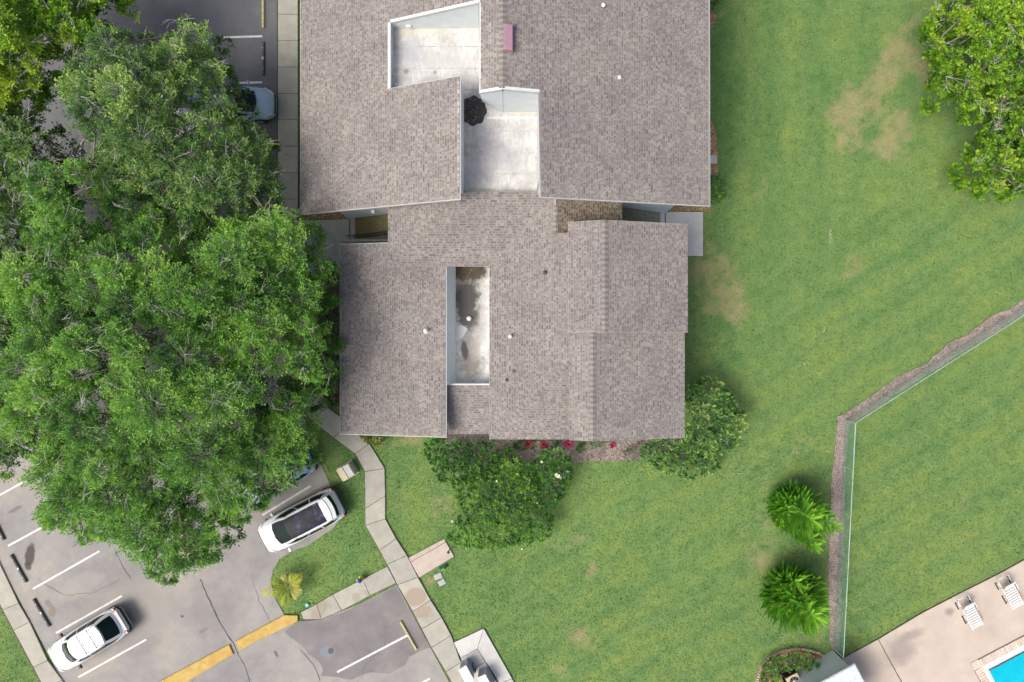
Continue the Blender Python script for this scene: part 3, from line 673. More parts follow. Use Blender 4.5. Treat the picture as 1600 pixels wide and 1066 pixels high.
wall_prof([(-.41, 8.36 + e), (1.21, Rp(1.21, 0) + e)], 'x', 10.94, .12, 5.2, north)
MB().add([(-.42, 10.93, 5.2), (-1.42, 11.45, 5.2), (-1.42, 10.93, Lp(-1.42, 0) + e), (-.42, 10.93, 8.36 + e), (-1.42, 11.05, Lp(-1.42, 0) + e), (-.42, 11.05, 8.36 + e), (-1.42, 11.57, 5.2)], [(0, 3, 2, 1), (3, 5, 4, 2), (1, 2, 4, 6)]).build('wall', M_WALL, north)
wall_prof([(6.93, Rp(1.21, 0) - .02), (10.93, Rp(1.21, 0) - .02)], 'y', 1.21, .12, 5.2, north)
# outer walls
wall_prof([(-9.08, Lp(-9.08, 0) - .17), (-2.42, Lp(-2.42, 0) - .17)], 'x', 6.80, .12, 0, north, mat=M_WALLS)
wall_prof([(-2.41, 5.3), (1.20, 5.3)], 'x', 6.82, .12, 0, north, mat=M_WALLS)
wall_prof([(1.21, Rp(1.21, 0) - .17), (8.55, Rp(8.55, 0) - .17)], 'x', 7.12, .12, 0, north, mat=M_WALLS)
wall_prof([(6.93, Lp(-9.08, 0) - .17), (26.5, Lp(-9.08, 0) - .17)], 'y', -9.08, .12, 0, north, mat=M_WALLS)
wall_prof([(7.25, Rp(8.55, 0) - .17), (26.5, Rp(8.55, 0) - .17)], 'y', 8.43, .12, 0, north, mat=M_WALLS)
wall_prof([(-9.08, 3.9), (8.5, 3.9)], 'x', 26.4, .1, 0, north, mat=M_WALLS)
# membrane roofs laid in lapped sheets
flat = MB().prism([(-5.72, 6.95), (1.23, 6.95), (1.23, 14.97), (-5.72, 14.97)], 5.1, 5.37).build('flat_roof', M_FASCIA, north)
yy = 6.96
for k, h_ in enumerate((1.02, 1.0, 1.05, .98, 1.02, 1.0, 1.03, .95)):
    y1 = min(yy + h_ + .03, 14.93)
    if k < 4: x0, x1 = -2.31, 1.2
    elif y1 < 11.8: x0, x1 = -2.31, (1.2 if yy < 10.9 else -1.43)
    else: x0, x1 = -5.69, -1.43
    if k == 3: x1 = 1.2
    MB().prism([(x0, yy), (x1, yy), (x1, y1), (x0, y1)], 5.36, lambda x, y, a=yy: 5.40 - .012 * (y - a)).build('membrane_sheet', M_MEMB, flat)
    if k: MB().prism([(x0, yy - .012), (x1, yy - .012), (x1, yy + .012), (x0, yy + .012)], 5.38, 5.405).build('seam', M_SEAM, flat)
    yy += h_
MB().prism([(-5.69, 11.84), (-1.43, 11.84), (-1.43, 12.1), (-5.69, 12.1)], 5.34, 5.378).build('membrane_sheet', M_MEMB, flat)
MB().prism([(-2.3, 10.0), (1.2, 10.0), (1.2, 10.93), (-2.3, 10.93)], 5.34, 5.382).build('membrane_sheet', M_MEMB, flat)
MB().prism([(-1.2, 10.60), (1.2, 10.60), (1.2, 10.72), (-1.2, 10.72)], 5.36, 5.41).build('cant_strip', M_WALL, flat)
# pink vent box
pb_ = MB(); x0, y0, z0 = P(795, 67, 8.0)
def sky_box(mb, cx, cy, dx, dy, pl, h): return mb.prism([(cx - dx, cy - dy), (cx + dx, cy - dy), (cx + dx, cy + dy), (cx - dx, cy + dy)], lambda x, y: pl(x, y) - .02, lambda x, y: pl(x, y) + h, .03)
sky_box(pb_, x0 - .02, y0, .20, .56, Rp, .32).build('vent_box', M_MAUVE, north)
M_HEAP = leafmat('old_leaf', [(0, (.02, .014, .006)), (.7, (.09, .065, .025)), (1, (.32, .26, .12))], transl=.01)
def pipe_vent(px, py, zf, parent, white=True, r_=.085, h=.28):
    x, y, _ = P(px, py, zf); 
    mb = MB(); mb.lathe((x, y, zf - .05), [(r_ * 1.7, 0), (r_ * 1.6, .05), (r_ * .8, .08), (r_ * .8, h - .03)] + ([(r_ * 1.15, h - .02), (r_ * 1.1, h + .03), (r_ * .8, h + .07), (.01, h + .09)] if white else [(r_ * .8, h), (r_ * .55, h), (r_ * .5, h - .15)]), 14)
    mb.build('vent_pipe', M_WHITE if white else M_STOP, parent, True)
pipe_vent(967, 124, 6.85, north); pipe_vent(942, 12, 7.1, north, r_=.09); pipe_vent(913, 0, 7.3, north); pipe_vent(953, 15, 7.0, north, False, .05, .12)
pipe_vent(934, 15, 7.05, north, False, .05, .1)
pipe_vent(616, 117, 5.4, north, r_=.05, h=.12); pipe_vent(618, 133, 5.4, north, r_=.06, h=.12)
x, y, z = P(638, 38, 5.75); MB().box((x, 14.90, 5.72), (.22, .14, .09)).build('wall_vent', M_WHITE, north)
for (px, py) in ((583, 327), (996, 318)):
    x, y, z = P(px, py, 2.6 if px < 700 else 4.2)
    yw = 6.80 if px < 700 else 7.12
    MB().box((x, yw - .10, z), (.22, .2, .12), taper=.8).build('wall_lamp', M_WHITE, north)
# standing black water with fallen leaves
x, y, z = P(739, 173, 5.41); pts = []
for k in range(40):
    a = 2 * math.pi * k / 40; rr = (.64 + .03 * math.cos(8 * a + .5) + random.uniform(-.015, .015)); pts.append((x + .02 + rr * .96 * math.cos(a), y + rr * 1.10 * math.sin(a)))
pts = [(max(px_, -2.29), min(py_, 13)) for px_, py_ in pts]
pud = MB().prism(pts, 5.395, 5.412).build('puddle', M_PUD, label='black leaf-filled puddle standing between the two white flat roofs', cat='puddle')
def litter(cx, cy, rx, ry, z, n, name, label, sz=.035, mat=None, biasx=0.0):
    mb = MB()
    for _ in range(n):
        a = random.uniform(0, 6.28); q = math.sqrt(random.random()); px_, py_ = cx + rx * q * math.cos(a), cy + ry * q * math.sin(a)
        if biasx and random.random() < .5: px_ = cx - rx * .7 + random.uniform(-.06, .06)
        b = random.uniform(0, 6.28); s_ = sz * random.uniform(.5, 1.4)
        v = [(px_ + s_ * math.cos(b + j) * (1 if i_ % 2 == 0 else .5), py_ + s_ * math.sin(b + j) * (1 if i_ % 2 == 0 else .5), z + random.uniform(0, .015)) for i_, j in enumerate((0, 1.57, 3.14, 4.71))]
        mb.add(v, [(0, 1, 2, 3)])
    return mb.build(name, mat or L_LITTER, label=label, kind='stuff')
litter(x + .0, y, .52, .62, 5.416, 60, 'fallen_leaves', 'small golden leaves floating in the black puddle', .03, biasx=1)

south = thing('apartment_block', 'smaller southern block of stepped gables with one dirty narrow sunken roof', 'building', (0, 0, 0))
Ap = lambda x, y: 3.5 + .22 * (x + 8.67)
A_ = [(-8.67, -4.69), (-3.22, -4.69), (-3.22, 4.87), (-8.67, 4.87)]
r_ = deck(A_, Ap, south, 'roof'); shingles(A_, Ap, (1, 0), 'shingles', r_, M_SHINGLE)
Sp = lambda x, y: 3.66 + .24 * (y + 4.69)
S_ = [(-3.18, -4.66), (-1.0, -4.66), (-1.0, -2.16), (-3.18, -2.16)]
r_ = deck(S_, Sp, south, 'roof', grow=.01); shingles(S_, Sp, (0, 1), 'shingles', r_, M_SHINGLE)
q = .25; BW = -1.086; BS = -4.747; LW = -5.99; LS = 3.63; ZE = 4.95
Bp = lambda x, y: ZE + q * (x - BW)
B_ = [(BW, BS), (2.75, BS + 2.75 - BW), (2.75, 5.09), (2.06, 5.09), (2.06, LS + 2.06 - BW), (BW, LS)]
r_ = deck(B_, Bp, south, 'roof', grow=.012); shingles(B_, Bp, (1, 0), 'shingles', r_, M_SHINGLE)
Hp = lambda x, y: ZE + q * (y - BS)
H_ = [(BW, BS), (2.78, BS), (2.75, BS + 2.75 - BW)]
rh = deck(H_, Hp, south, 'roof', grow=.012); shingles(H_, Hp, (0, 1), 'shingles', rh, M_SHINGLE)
caps((BW + .05, BS + .05, ZE), (2.70, BS + 2.70 - BW, ZE + q * (2.70 - BW)), rh, wd=.13, drop=.01)
Kp = lambda x, y: ZE + q * (y - LS)
K_ = [(LW, LS), (BW, LS), (2.06, LS + 2.06 - BW), (2.06, 7.06), (LW + 7.06 - LS, 7.06)]
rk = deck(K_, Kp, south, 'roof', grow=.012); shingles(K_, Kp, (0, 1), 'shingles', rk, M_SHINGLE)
Wp = lambda x, y: ZE + q * (x - LW)
W2_ = [(LW, LS), (LW + 7.06 - LS, 7.06), (LW, 7.06)]
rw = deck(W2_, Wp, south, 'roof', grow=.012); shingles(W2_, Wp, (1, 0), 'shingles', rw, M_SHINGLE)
caps((LW + .05, LS + .05, ZE), (LW + 7.0 - LS, 7.0, ZE + q * (7.0 - LS)), rk, wd=.13, drop=.01)
Fp = lambda x, y: 5.72 - .34 * (x - 2.06)
F_ = [(2.06, 5.09), (5.39, 5.09), (5.39, 7.1), (2.06, 7.1)]
r_ = deck(F_, Fp, south, 'roof', grow=.012); shingles(F_, Fp, (-1, 0), 'shingles', r_, M_SHINGLE_M); caps((2.06, 5.09, 5.73), (2.06, 6.4, 5.73), r_, wd=.12)
CW, CR, CE = 2.64, 4.27, 8.36
Cw = lambda x, y: 6.09 + .32 * (x - CW); Ce = lambda x, y: 6.603 - .27 * (x - CR)
for nm, a, b, pl, s_ in (('w', CW, CR, Cw, (1, 0)), ('e', CR, CE, Ce, (-1, 0))):
    pp = [(a, .42), (b, .42), (b, 5.56), (a, 5.56)]; r_ = deck(pp, pl, south, 'roof', grow=.015); shingles(pp, pl, s_, 'shingles', r_, M_SHINGLE)
caps((CR, .42, 6.61), (CR, 5.56, 6.61), r_, wd=.16, drop=.05)
DW, DR, DE = 2.72, 3.75, 8.30
Dw = lambda x, y: 5.88 + .42 * (x - DW); De = lambda x, y: 6.313 - .25 * (x - DR)
for a, b, pl, s_ in ((DW, DR, Dw, (1, 0)), (DR, DE, De, (-1, 0))):
    pp = [(a, -4.66), (b, -4.66), (b, .41), (a, .41)]; r_ = deck(pp, pl, south, 'roof', grow=.004); shingles(pp, pl, s_, 'shingles', r_, M_SHINGLE)
caps((DR, -4.66, 6.32), (DR, .40, 6.32), r_, wd=.16, drop=.05)
def body(x0, x1, y0, y1, top): return MB().prism([(x0, y0), (x1, y0), (x1, y1), (x0, y1)], 0, top).build('wall', M_WALLS, south)
body(-7.85, -3.25, -4.2, 4.45, lambda x, y: Ap(x, y) - .165)
body(-3.24, -1.02, -4.19, -2.2, lambda x, y: Sp(x, y) - .165)
body(-3.24, -1.02, -2.19, 5.3, 3.26)
body(-1.01, 2.80, -4.2, 4.88, 4.77)
body(2.81, 7.75, -4.21, 4.89, 5.0)
MB().prism([(2.82, .9), (7.7, .9), (7.7, 4.88), (2.82, 4.88)], 5.0, lambda x, y: min(Cw(x, y), Ce(x, y)) - .17).build('wall', M_WALLS, south)
for a, b, pl in ((DW + .05, DR, Dw), (DR, 7.75, De)):
    MB().prism([(a, -4.19), (b, -4.19), (b, -4.05), (a, -4.05)], 4.9, lambda x, y: pl(x, y) - .165).build('gable_wall', M_WALLS, south)
# sunken roof of the south block
well = MB().prism([(-3.2, -2.19), (-1.03, -2.19), (-1.03, 3.9), (-3.2, 3.9)], 3.26, 3.30).build('sunken_roof', M_GRIME, south)
MB().add([(-3.2, -2.17, 4.70), (-3.2, 3.9, 4.70), (-2.86, 3.9, 3.30), (-2.86, -2.17, 3.30), (-3.22, -2.17, 3.3), (-3.22, 3.9, 3.3)], [(0, 3, 2, 1), (0, 1, 5, 4), (0, 4, 3), (1, 2, 5)]).build('flashing', M_WALL, south)
wall_prof([(-2.17, Bp(BW, 0) - .02), (3.9, Bp(BW, 0) - .02)], 'y', -1.10, .08, 3.28, south)
wall_prof([(-3.2, 4.29), (-1.1, 4.29)], 'x', -2.17, .06, 3.28, south)
wall_prof([(-3.2, 4.78), (-1.1, 4.78)], 'x', 3.95, .1, 3.28, south)
x, y, z = P(733, 498, 3.3); MB().lathe((x, y, 3.3), [(.09, 0), (.08, .08), (.13, .10), (.12, .16), (.02, .2)], 14).build('vent_pipe', M_WHITE, south, True)
pipe_vent(666, 517, 4.55, south, r_=.09); pipe_vent(798, 526, 5.2, south, r_=.075); pipe_vent(852, 426, 5.65, south, False, .07, .14); pipe_vent(804, 580, 5.25, south, False, .07, .12); pipe_vent(792, 594, 5.2, south, False, .055, .1)
litter(P(733, 424, 3.3)[0], P(733, 424, 3.3)[1], .9, .35, 3.31, 110, 'fallen_leaves', 'dark leaf heap at the shaded end of the narrow sunken roof', .035, M_HEAP)
for (px, py, s_) in ((699, 468, .12), (703, 553, .06), (699, 598, .1), (761, 485, .08)):
    pass

# stairs in the gap
def stairs(x0, dx, y0, y1, n_, mat, lab, rail_y=None):
    t = thing('staircase', lab, 'staircase', (x0, (y0 + y1) / 2, 0))
    for k in range(n_):
        MB().box((x0 + dx * (k + .5), (y0 + y1) / 2, .16 + .17 * k), (abs(dx) * .94, y1 - y0, .045)).build('tread', mat, t)
    for yy_ in (y0 - .02, y1 + .02):
        MB().add([(x0, yy_ - .02, .0), (x0, yy_ + .02, .0), (x0, yy_ - .02, .2), (x0, yy_ + .02, .2), (x0 + dx * n_, yy_ - .02, .17 * n_ - .2), (x0 + dx * n_, yy_ + .02, .17 * n_ - .2), (x0 + dx * n_, yy_ - .02, .17 * n_ + .03), (x0 + dx * n_, yy_ + .02, .17 * n_ + .03)],
                 [(0, 1, 3, 2), (4, 6, 7, 5), (0, 2, 6, 4), (1, 5, 7, 3), (2, 3, 7, 6), (0, 4, 5, 1)]).build('stringer', mat, t)
    if rail_y is not None:
        MB().tube([(x0 - .3 * (1 if dx > 0 else -1), rail_y, 1.0), (x0, rail_y, 1.0), (x0 + dx * n_, rail_y, 1.0 + .17 * n_)], .03, 6).build('handrail', M_METAL_D, t)
        for k in range(n_ * 2):
            xx = x0 + dx * (k / 2 + .25); MB().tube([(xx, rail_y, .1 + .085 * k), (xx, rail_y, 1.0 + .085 * k)], .012, 4).build('baluster', M_METAL_D, t)
    return t
stairs(P2(556, 350)[0], .245, 5.78, 6.75, 11, M_WOOD, 'brown wooden stair with dark railing in the gap near the oak', 5.70)
stairs(P2(1031, 340)[0], -.245, 6.05, 7.08, 11, M_WOODG, 'grey green wooden stair under the eaves on the lawn side', None)
MB().box((P2(575, 0)[0] + .3, 5.45, .55), (3.2, .10, 1.1)).build('low_wall', M_CONC_G, label='low concrete wall beside the brown stair', cat='wall')

# ------------------------------------------------------------------ foliage engines
def make_tris(T): pass
def leaf_cloud(pos, axis, nrm, length, width, tone):
    """rhombic leaves: arrays (n,3)"""
    axis = axis / (np.linalg.norm(axis, axis=1, keepdims=True) + 1e-9)
    side = np.cross(nrm, axis); side /= (np.linalg.norm(side, axis=1, keepdims=True) + 1e-9)
    L = length[:, None]; Wd = width[:, None]
    nn = np.cross(axis, side)
    v0 = pos - axis * L * .5; v1 = pos + side * Wd * .5 + nn * Wd * .12; v2 = pos + axis * L * .5; v3 = pos - side * Wd * .5 + nn * Wd * .12
    V = np.stack([v0, v1, v2, v3], 1).reshape(-1, 3); F = np.arange(len(V)).reshape(-1, 4)
    return V, F, tone
def tubes_np(A, B, C, ra, rb):
    """bent 3-sided twigs through A,B,C (n,3)"""
    n = len(A); d = C - A; d /= (np.linalg.norm(d, axis=1, keepdims=True) + 1e-9)
    ref = np.where(np.abs(d[:, 2:3]) > .9, np.array([[1., 0, 0]]), np.array([[0, 0, 1.]])); s = np.cross(d, ref); s /= (np.linalg.norm(s, axis=1, keepdims=True) + 1e-9); u = np.cross(d, s)
    Vs = []
    for Pt, r_ in ((A, ra), (B, (ra + rb) / 2), (C, rb)):
        for k in range(3):
            a = 2 * math.pi * k / 3; Vs.append(Pt + (s * math.cos(a) + u * math.sin(a)) * r_[:, None])
    V = np.stack(Vs, 1); base = (np.arange(n) * 9)[:, None]
    q = []
    for l in range(2):
        for k in range(3): k2 = (k + 1) % 3; q.append([l * 3 + k, l * 3 + k2, l * 3 + 3 + k2, l * 3 + 3 + k])
    F = (base[:, None, :] + np.array(q)[None]).reshape(-1, 4)
    return V.reshape(-1, 3), F
def lobes_in(poly, r0, r1, zc, hgt, spacing, edge_k=.75, zvar=.8, seed=1, zlow=None):
    """lobe centres filling a crown outline; crown domes towards the middle"""
    rg = np.random.default_rng(seed); px = np.array([p[0] for p in poly]); py = np.array([p[1] for p in poly])
    n = 9000; X_ = rg.uniform(px.min(), px.max(), n); Y_ = rg.uniform(py.min(), py.max(), n)
    ok = inside(X_, Y_, poly); X_, Y_ = X_[ok], Y_[ok]; D = edge_dist(X_, Y_, poly); dm = max(D.max(), .1); out = []
    for x, y, d in zip(X_, Y_, D):
        r = rg.uniform(r0, r1)
        if d < r * edge_k:
            r = max(r0 * .55, d / edge_k)
            if d < r * edge_k: continue
        sp = spacing * (r / ((r0 + r1) / 2))
        if all((x - o[0]) ** 2 + (y - o[1]) ** 2 > (.5 * (sp + o[4])) ** 2 for o in out):
            dome = math.sqrt(max(0, 1 - (1 - min(1, d / (dm * .85))) ** 2))
            z = zc + hgt * dome + (float(fbm(np.array(x * .45), np.array(y * .45), 2, seed * 3.)) - .5) * 2 * zvar + rg.uniform(-.3, .3) * zvar
            out.append((x, y, z, r, sp))
    return [(a, b, c_, d_) for a, b, c_, d_, _ in out]
def crown(lobes, sprays, leaves, ll, lw, mat, parent, seed=1, flat=.8, tonebase=.42, upbias=.35, spread=.17, twig_r=.008, name='crown', twigs=True, per_lobe=.15, tone_tip=.50):
    rg = np.random.default_rng(seed); A_, B__, C_, lob, dirs, rr = [], [], [], [], [], []
    for i, (x, y, z, r) in enumerate(lobes):
        n = max(6, int(sprays * (r ** 2)))
        d = rg.normal(size=(n, 3)); d[:, 2] = np.abs(d[:, 2]) * .85 - .22; d /= np.linalg.norm(d, axis=1, keepdims=True)
        c = np.array([x, y, z]); sc = np.array([r, r, r * flat])
        st = c + d * sc * rg.uniform(.1, .4, (n, 1)); en = c + d * sc * rg.uniform(.78, 1.18, (n, 1)) + np.array([0, 0, 1]) * rg.uniform(0, .14, (n, 1)) * r
        md = (st + en) / 2 + rg.normal(size=(n, 3)) * .10 * r - np.array([0, 0, .08 * r])
        A_.append(st); B__.append(md); C_.append(en); lob.append(np.full(n, i)); dirs.append(d); rr.append(np.full(n, r))
    A_, B__, C_ = map(np.concatenate, (A_, B__, C_)); lob = np.concatenate(lob); dirs = np.concatenate(dirs); n = len(A_)
    lt = rg.normal(0, per_lobe, len(lobes)); stn = rg.normal(0, .09, n)
    k = leaves; t = rg.uniform(.22, 1.05, (n, k)); tt = t[..., None]
    pos = (1 - tt) ** 2 * A_[:, None] + 2 * tt * (1 - tt) * B__[:, None] + tt ** 2 * C_[:, None]
    tan = 2 * (1 - tt) * (B__ - A_)[:, None] + 2 * tt * (C_ - B__)[:, None]; tan /= (np.linalg.norm(tan, axis=2, keepdims=True) + 1e-9)
    off = rg.normal(size=(n, k, 3)); off -= tan * (off * tan).sum(2, keepdims=True); off[..., 2] *= .6
    w_ = (1.15 - .75 * np.clip(t, 0, 1))[..., None]
    pos = pos + off * spread * w_
    ax = tan * 1.0 + off * .9 + np.array([0, 0, .15])
    nr = np.array([0, 0, 1.0]) + rg.normal(size=(n, k, 3)) * .55 + dirs[:, None] * upbias
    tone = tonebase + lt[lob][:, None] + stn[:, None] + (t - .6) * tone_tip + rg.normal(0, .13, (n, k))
    m_ = n * k; Ln = ll * rg.uniform(.65, 1.3, m_); Wn = lw * rg.uniform(.7, 1.25, m_)
    V, F, T = leaf_cloud(pos.reshape(-1, 3), ax.reshape(-1, 3), nr.reshape(-1, 3), Ln, Wn, np.clip(tone.ravel(), 0, 1))
    link(name, np_mesh(name, V, F, mat, {'tone': ('FACE', T)}), parent)
    if twigs:
        ra = np.full(n, twig_r) * rg.uniform(.7, 1.8, n); V, F = tubes_np(A_, B__, C_ - (C_ - A_) * .05, ra, ra * .45)
        link('twigs', np_mesh('twigs', V, F, M_TWIG), parent, kind='stuff')
    return n * k
def limbs(base, top_z, lobes, parent, r0=.35, n_main=7, seed=1, frac=.7):
    rg = random.Random(seed); base = Vector(base); mb = MB()
    fork = base + Vector((rg.uniform(-.2, .2), rg.uniform(-.2, .2), top_z))
    mb.tube([base - Vector((0, 0, .1)), base + Vector((0, 0, .25)), base.lerp(fork, .5) + Vector((.06, .03, 0)), fork], [r0 * 1.6, r0 * 1.15, r0, r0 * .9], 10); mb.build('trunk', M_BARK, parent, True)
    cs = [Vector(l[:3]) for l in lobes]; rg.shuffle(cs); mains = []
    angs = [k * 2 * math.pi / n_main + rg.uniform(-.2, .2) for k in range(n_main)]
    for a in angs:
        d = Vector((math.cos(a), math.sin(a), 0)); cand = [c for c in cs if (c - fork).normalized().dot(d) > .6]
        if not cand: continue
        e_ = max(cand, key=lambda c: (c - fork).length * rg.uniform(.6, 1)); mid = fork.lerp(e_, .5) + Vector((rg.uniform(-.4, .4), rg.uniform(-.4, .4), -.3))
        mb = MB(); pts = [fork.lerp(mid, f) for f in (0, .5)] + [mid] + [mid.lerp(e_, f) for f in (.4, .75, .95)]
        pts = [p + Vector((rg.uniform(-.1, .1), rg.uniform(-.1, .1), rg.uniform(-.08, .08))) for p in pts]
        mb.tube(pts, [r0 * .6, r0 * .48, r0 * .38, r0 * .27, r0 * .16, r0 * .08], 7); mb.build('limb', M_BARK, parent, True); mains += pts
    mb = MB()
    for c in cs:
        if not mains: break
        m_ = min(mains, key=lambda p: (p - c).length); mid = m_.lerp(c, .5) + Vector((rg.uniform(-.2, .2), rg.uniform(-.2, .2), rg.uniform(-.1, .25)))
        mb.tube([m_, mid, c, c + Vector((rg.uniform(-.4, .4), rg.uniform(-.4, .4), .5))], [.055, .04, .025, .012], 5, False)
    mb.build('branches', M_BARK, parent, True, kind='stuff')

def bare_twigs(lobes, parent, seed, n_per=1.3, r_=.010):
    rg = random.Random(seed * 3); A_, B__, C_ = [], [], []
    for (x, y, z, r) in lobes:
        for _ in range(int(n_per + rg.random())):
            o = Vector((x + rg.uniform(-.45, .45) * r, y + rg.uniform(-.45, .45) * r, z + r * rg.uniform(.5, .74))); a = rg.uniform(0, 6.28)
            for k in range(rg.randint(2, 5)):
                a2 = a + rg.uniform(-.7, .7); L = rg.uniform(.25, .75); d = Vector((math.cos(a2), math.sin(a2), rg.uniform(.0, .5)))
                m_ = o + d * L * .5 + Vector((rg.uniform(-.06, .06), rg.uniform(-.06, .06), .03)); e_ = m_ + (d + Vector((rg.uniform(-.5, .5), rg.uniform(-.5, .5), 0))) * L * .5
                A_.append(tuple(o)); B__.append(tuple(m_)); C_.append(tuple(e_)); o = o if rg.random() < .6 else m_
    n = len(A_); V, F = tubes_np(np.array(A_), np.array(B__), np.array(C_), np.full(n, r_), np.full(n, r_ * .5)); link('bare_twigs', np_mesh('bare_twigs', V, F, M_TWIGP), parent, kind='stuff')
# ---- trees on the west side
def oak(label, poly_px, zp, base_px, zc, hgt, spacing, r0, r1, mat, seed, sprays=34, leaves=30, group=None, ll=.15, lw=.07, top=3.2, cat='tree', tonebase=.42, zvar=.9, name='oak_tree', flat=.85, spread=.17, extra=(), n_main=8, tr=.3):
    poly = [P2(a, b, zp) for a, b in poly_px]; lb = lobes_in(poly, r0 * .75, r1, zc, hgt, spacing, seed=seed, zvar=zvar, edge_k=1.0)
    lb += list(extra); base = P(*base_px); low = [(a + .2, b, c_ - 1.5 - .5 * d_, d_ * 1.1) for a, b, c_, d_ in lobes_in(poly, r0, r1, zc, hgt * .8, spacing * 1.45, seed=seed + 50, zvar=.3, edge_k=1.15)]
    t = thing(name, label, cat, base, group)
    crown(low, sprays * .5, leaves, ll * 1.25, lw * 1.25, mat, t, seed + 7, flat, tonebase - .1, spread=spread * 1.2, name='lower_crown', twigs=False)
    bare_twigs(lb, t, seed)
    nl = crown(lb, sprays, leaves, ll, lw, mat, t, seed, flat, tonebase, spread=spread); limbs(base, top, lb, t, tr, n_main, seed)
    print(name, len(lb), 'lobes', nl, 'leaves'); return t, lb
T3 = [(60, 240), (105, 262), (165, 250), (240, 300), (330, 340), (420, 335), (452, 318), (492, 352), (500, 395), (528, 425), (512, 470), (503, 505), (522, 540), (532, 600), (505, 618), (484, 645), (492, 690), (474, 735), (430, 782), (398, 790), (401, 828), (372, 815), (350, 828), (357, 868), (330, 882), (300, 895), (268, 914), (226, 890), (208, 858), (186, 852), (165, 845), (122, 858), (92, 832), (68, 800), (42, 776), (58, 735), (20, 640), (10, 500), (40, 330)]
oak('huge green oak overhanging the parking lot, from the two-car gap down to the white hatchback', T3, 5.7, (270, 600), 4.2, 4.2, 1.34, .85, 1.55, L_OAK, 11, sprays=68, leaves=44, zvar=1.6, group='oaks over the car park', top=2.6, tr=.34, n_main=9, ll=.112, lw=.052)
T4 = [(-60, 190), (-10, 195), (45, 172), (94, 196), (112, 244), (90, 310), (70, 420), (68, 520), (60, 640), (68, 726), (38, 746), (18, 738), (26, 718), (-20, 738), (-60, 700)]
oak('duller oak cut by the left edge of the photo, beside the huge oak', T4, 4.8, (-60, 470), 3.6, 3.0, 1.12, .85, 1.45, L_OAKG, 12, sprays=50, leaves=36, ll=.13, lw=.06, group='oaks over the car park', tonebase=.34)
T2 = [(116, 82), (150, 100), (185, 100), (206, 70), (244, 60), (262, 76), (290, 46), (325, 36), (356, 52), (344, 92), (370, 116), (376, 150), (398, 192), (440, 236), (424, 262), (448, 300), (430, 345), (360, 345), (280, 330), (190, 300), (140, 262), (172, 240), (165, 215), (132, 185), (118, 140)]
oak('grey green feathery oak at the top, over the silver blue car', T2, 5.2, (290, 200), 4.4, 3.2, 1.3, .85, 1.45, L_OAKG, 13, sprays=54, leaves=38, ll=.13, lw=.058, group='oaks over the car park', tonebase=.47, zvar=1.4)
T1 = [(-50, -50), (160, -50), (215, -12), (206, 26), (172, 42), (208, 74), (158, 98), (122, 96), (126, 124), (98, 156), (64, 174), (30, 208), (-20, 196), (-50, 190)]
oak('bright lime green tree in the top left corner', T1, 5.0, (30, 40), 5.2, 2.6, 1.0, .75, 1.3, L_LIME, 14, sprays=75, leaves=40, ll=.135, lw=.058, tonebase=.66, name='lime_tree')
# ---- trees on the east side
T5 = [(1440, 22), (1472, 8), (1482, -40), (1560, -60), (1680, -60), (1680, 190), (1640, 200), (1560, 186), (1500, 184), (1446, 160), (1452, 118), (1432, 72)]
oak('yellow green maple-like tree in the top right corner', T5, 3.9, (1530, 75), 3.2, 3.0, 1.02, .7, 1.1, L_YEL, 15, sprays=50, leaves=34, group='trees at the east edge', ll=.17, lw=.10, tonebase=.46, name='broadleaf_tree', top=2.0, tr=.18, spread=.15)
T6 = [(1520, 204), (1560, 188), (1620, 200), (1690, 200), (1690, 310), (1610, 300), (1585, 312), (1556, 316), (1520, 296), (1488, 272), (1512, 236)]
oak('smaller lime green tree below the top right corner tree', T6, 3.4, (1560, 240), 2.8, 2.2, 1.0, .6, 1.0, L_YEL, 16, sprays=52, leaves=34, group='trees at the east edge', ll=.17, lw=.10, tonebase=.42, name='broadleaf_tree', top=1.6, tr=.14, n_main=5, spread=.15)

# ---- shrubs
def shrub(label, poly_px, zp, zc, hgt, mat, seed, r0=.3, r1=.5, spacing=.5, sprays=120, leaves=16, ll=.12, lw=.055, tonebase=.42, group=None, name='shrub', flowers=0, flower_pts=None, cat='shrub'):
    poly = [P2(a, b, zp) for a, b in poly_px]; lb = lobes_in(poly, r0, r1, zc, hgt, spacing, seed=seed, zvar=.22, edge_k=.7)
    cx = sum(p[0] for p in poly) / len(poly); cy = sum(p[1] for p in poly) / len(poly); base = (cx, cy, 0)
    t = thing(name, label, cat, base, group)
    crown(lb, sprays, leaves, ll, lw, mat, t, seed, .9, tonebase, spread=.07, twig_r=.004, name='foliage', twigs=True, per_lobe=.13)
    mb = MB(); rg = random.Random(seed)
    for l in lb[::2]:
        a = Vector((cx + rg.uniform(-.25, .25), cy + rg.uniform(-.25, .25), 0)); mb.tube([a, a.lerp(Vector(l[:3]), .5) + Vector((0, 0, -.1)), Vector(l[:3])], [.03, .02, .01], 5, False)
    mb.build('stems', M_BARK, t)
    if flower_pts:
        for (px, py, zz, s_) in flower_pts:
            mb = MB(); c_ = Vector(P(px, py, zz))
            for k in range(7):
                a = k * .9; d = Vector((math.cos(a), math.sin(a), .35)) * s_; sd = Vector((-math.sin(a), math.cos(a), 0)) * s_ * .45
                mb.add([c_, c_ + d * .6 + sd, c_ + d, c_ + d * .6 - sd], [(0, 1, 2, 3)])
            mb.build('flower', L_FLOWER, t)
    return t
shrub('low dark glossy hedge against the narrow roof, left of the big shrub', [(661, 690), (690, 686), (722, 692), (766, 692), (800, 700), (806, 718), (780, 742), (730, 760), (690, 756), (676, 738), (663, 715)], 1.3, .7, .6, L_SHRUB, 31, tonebase=.36, sprays=150)
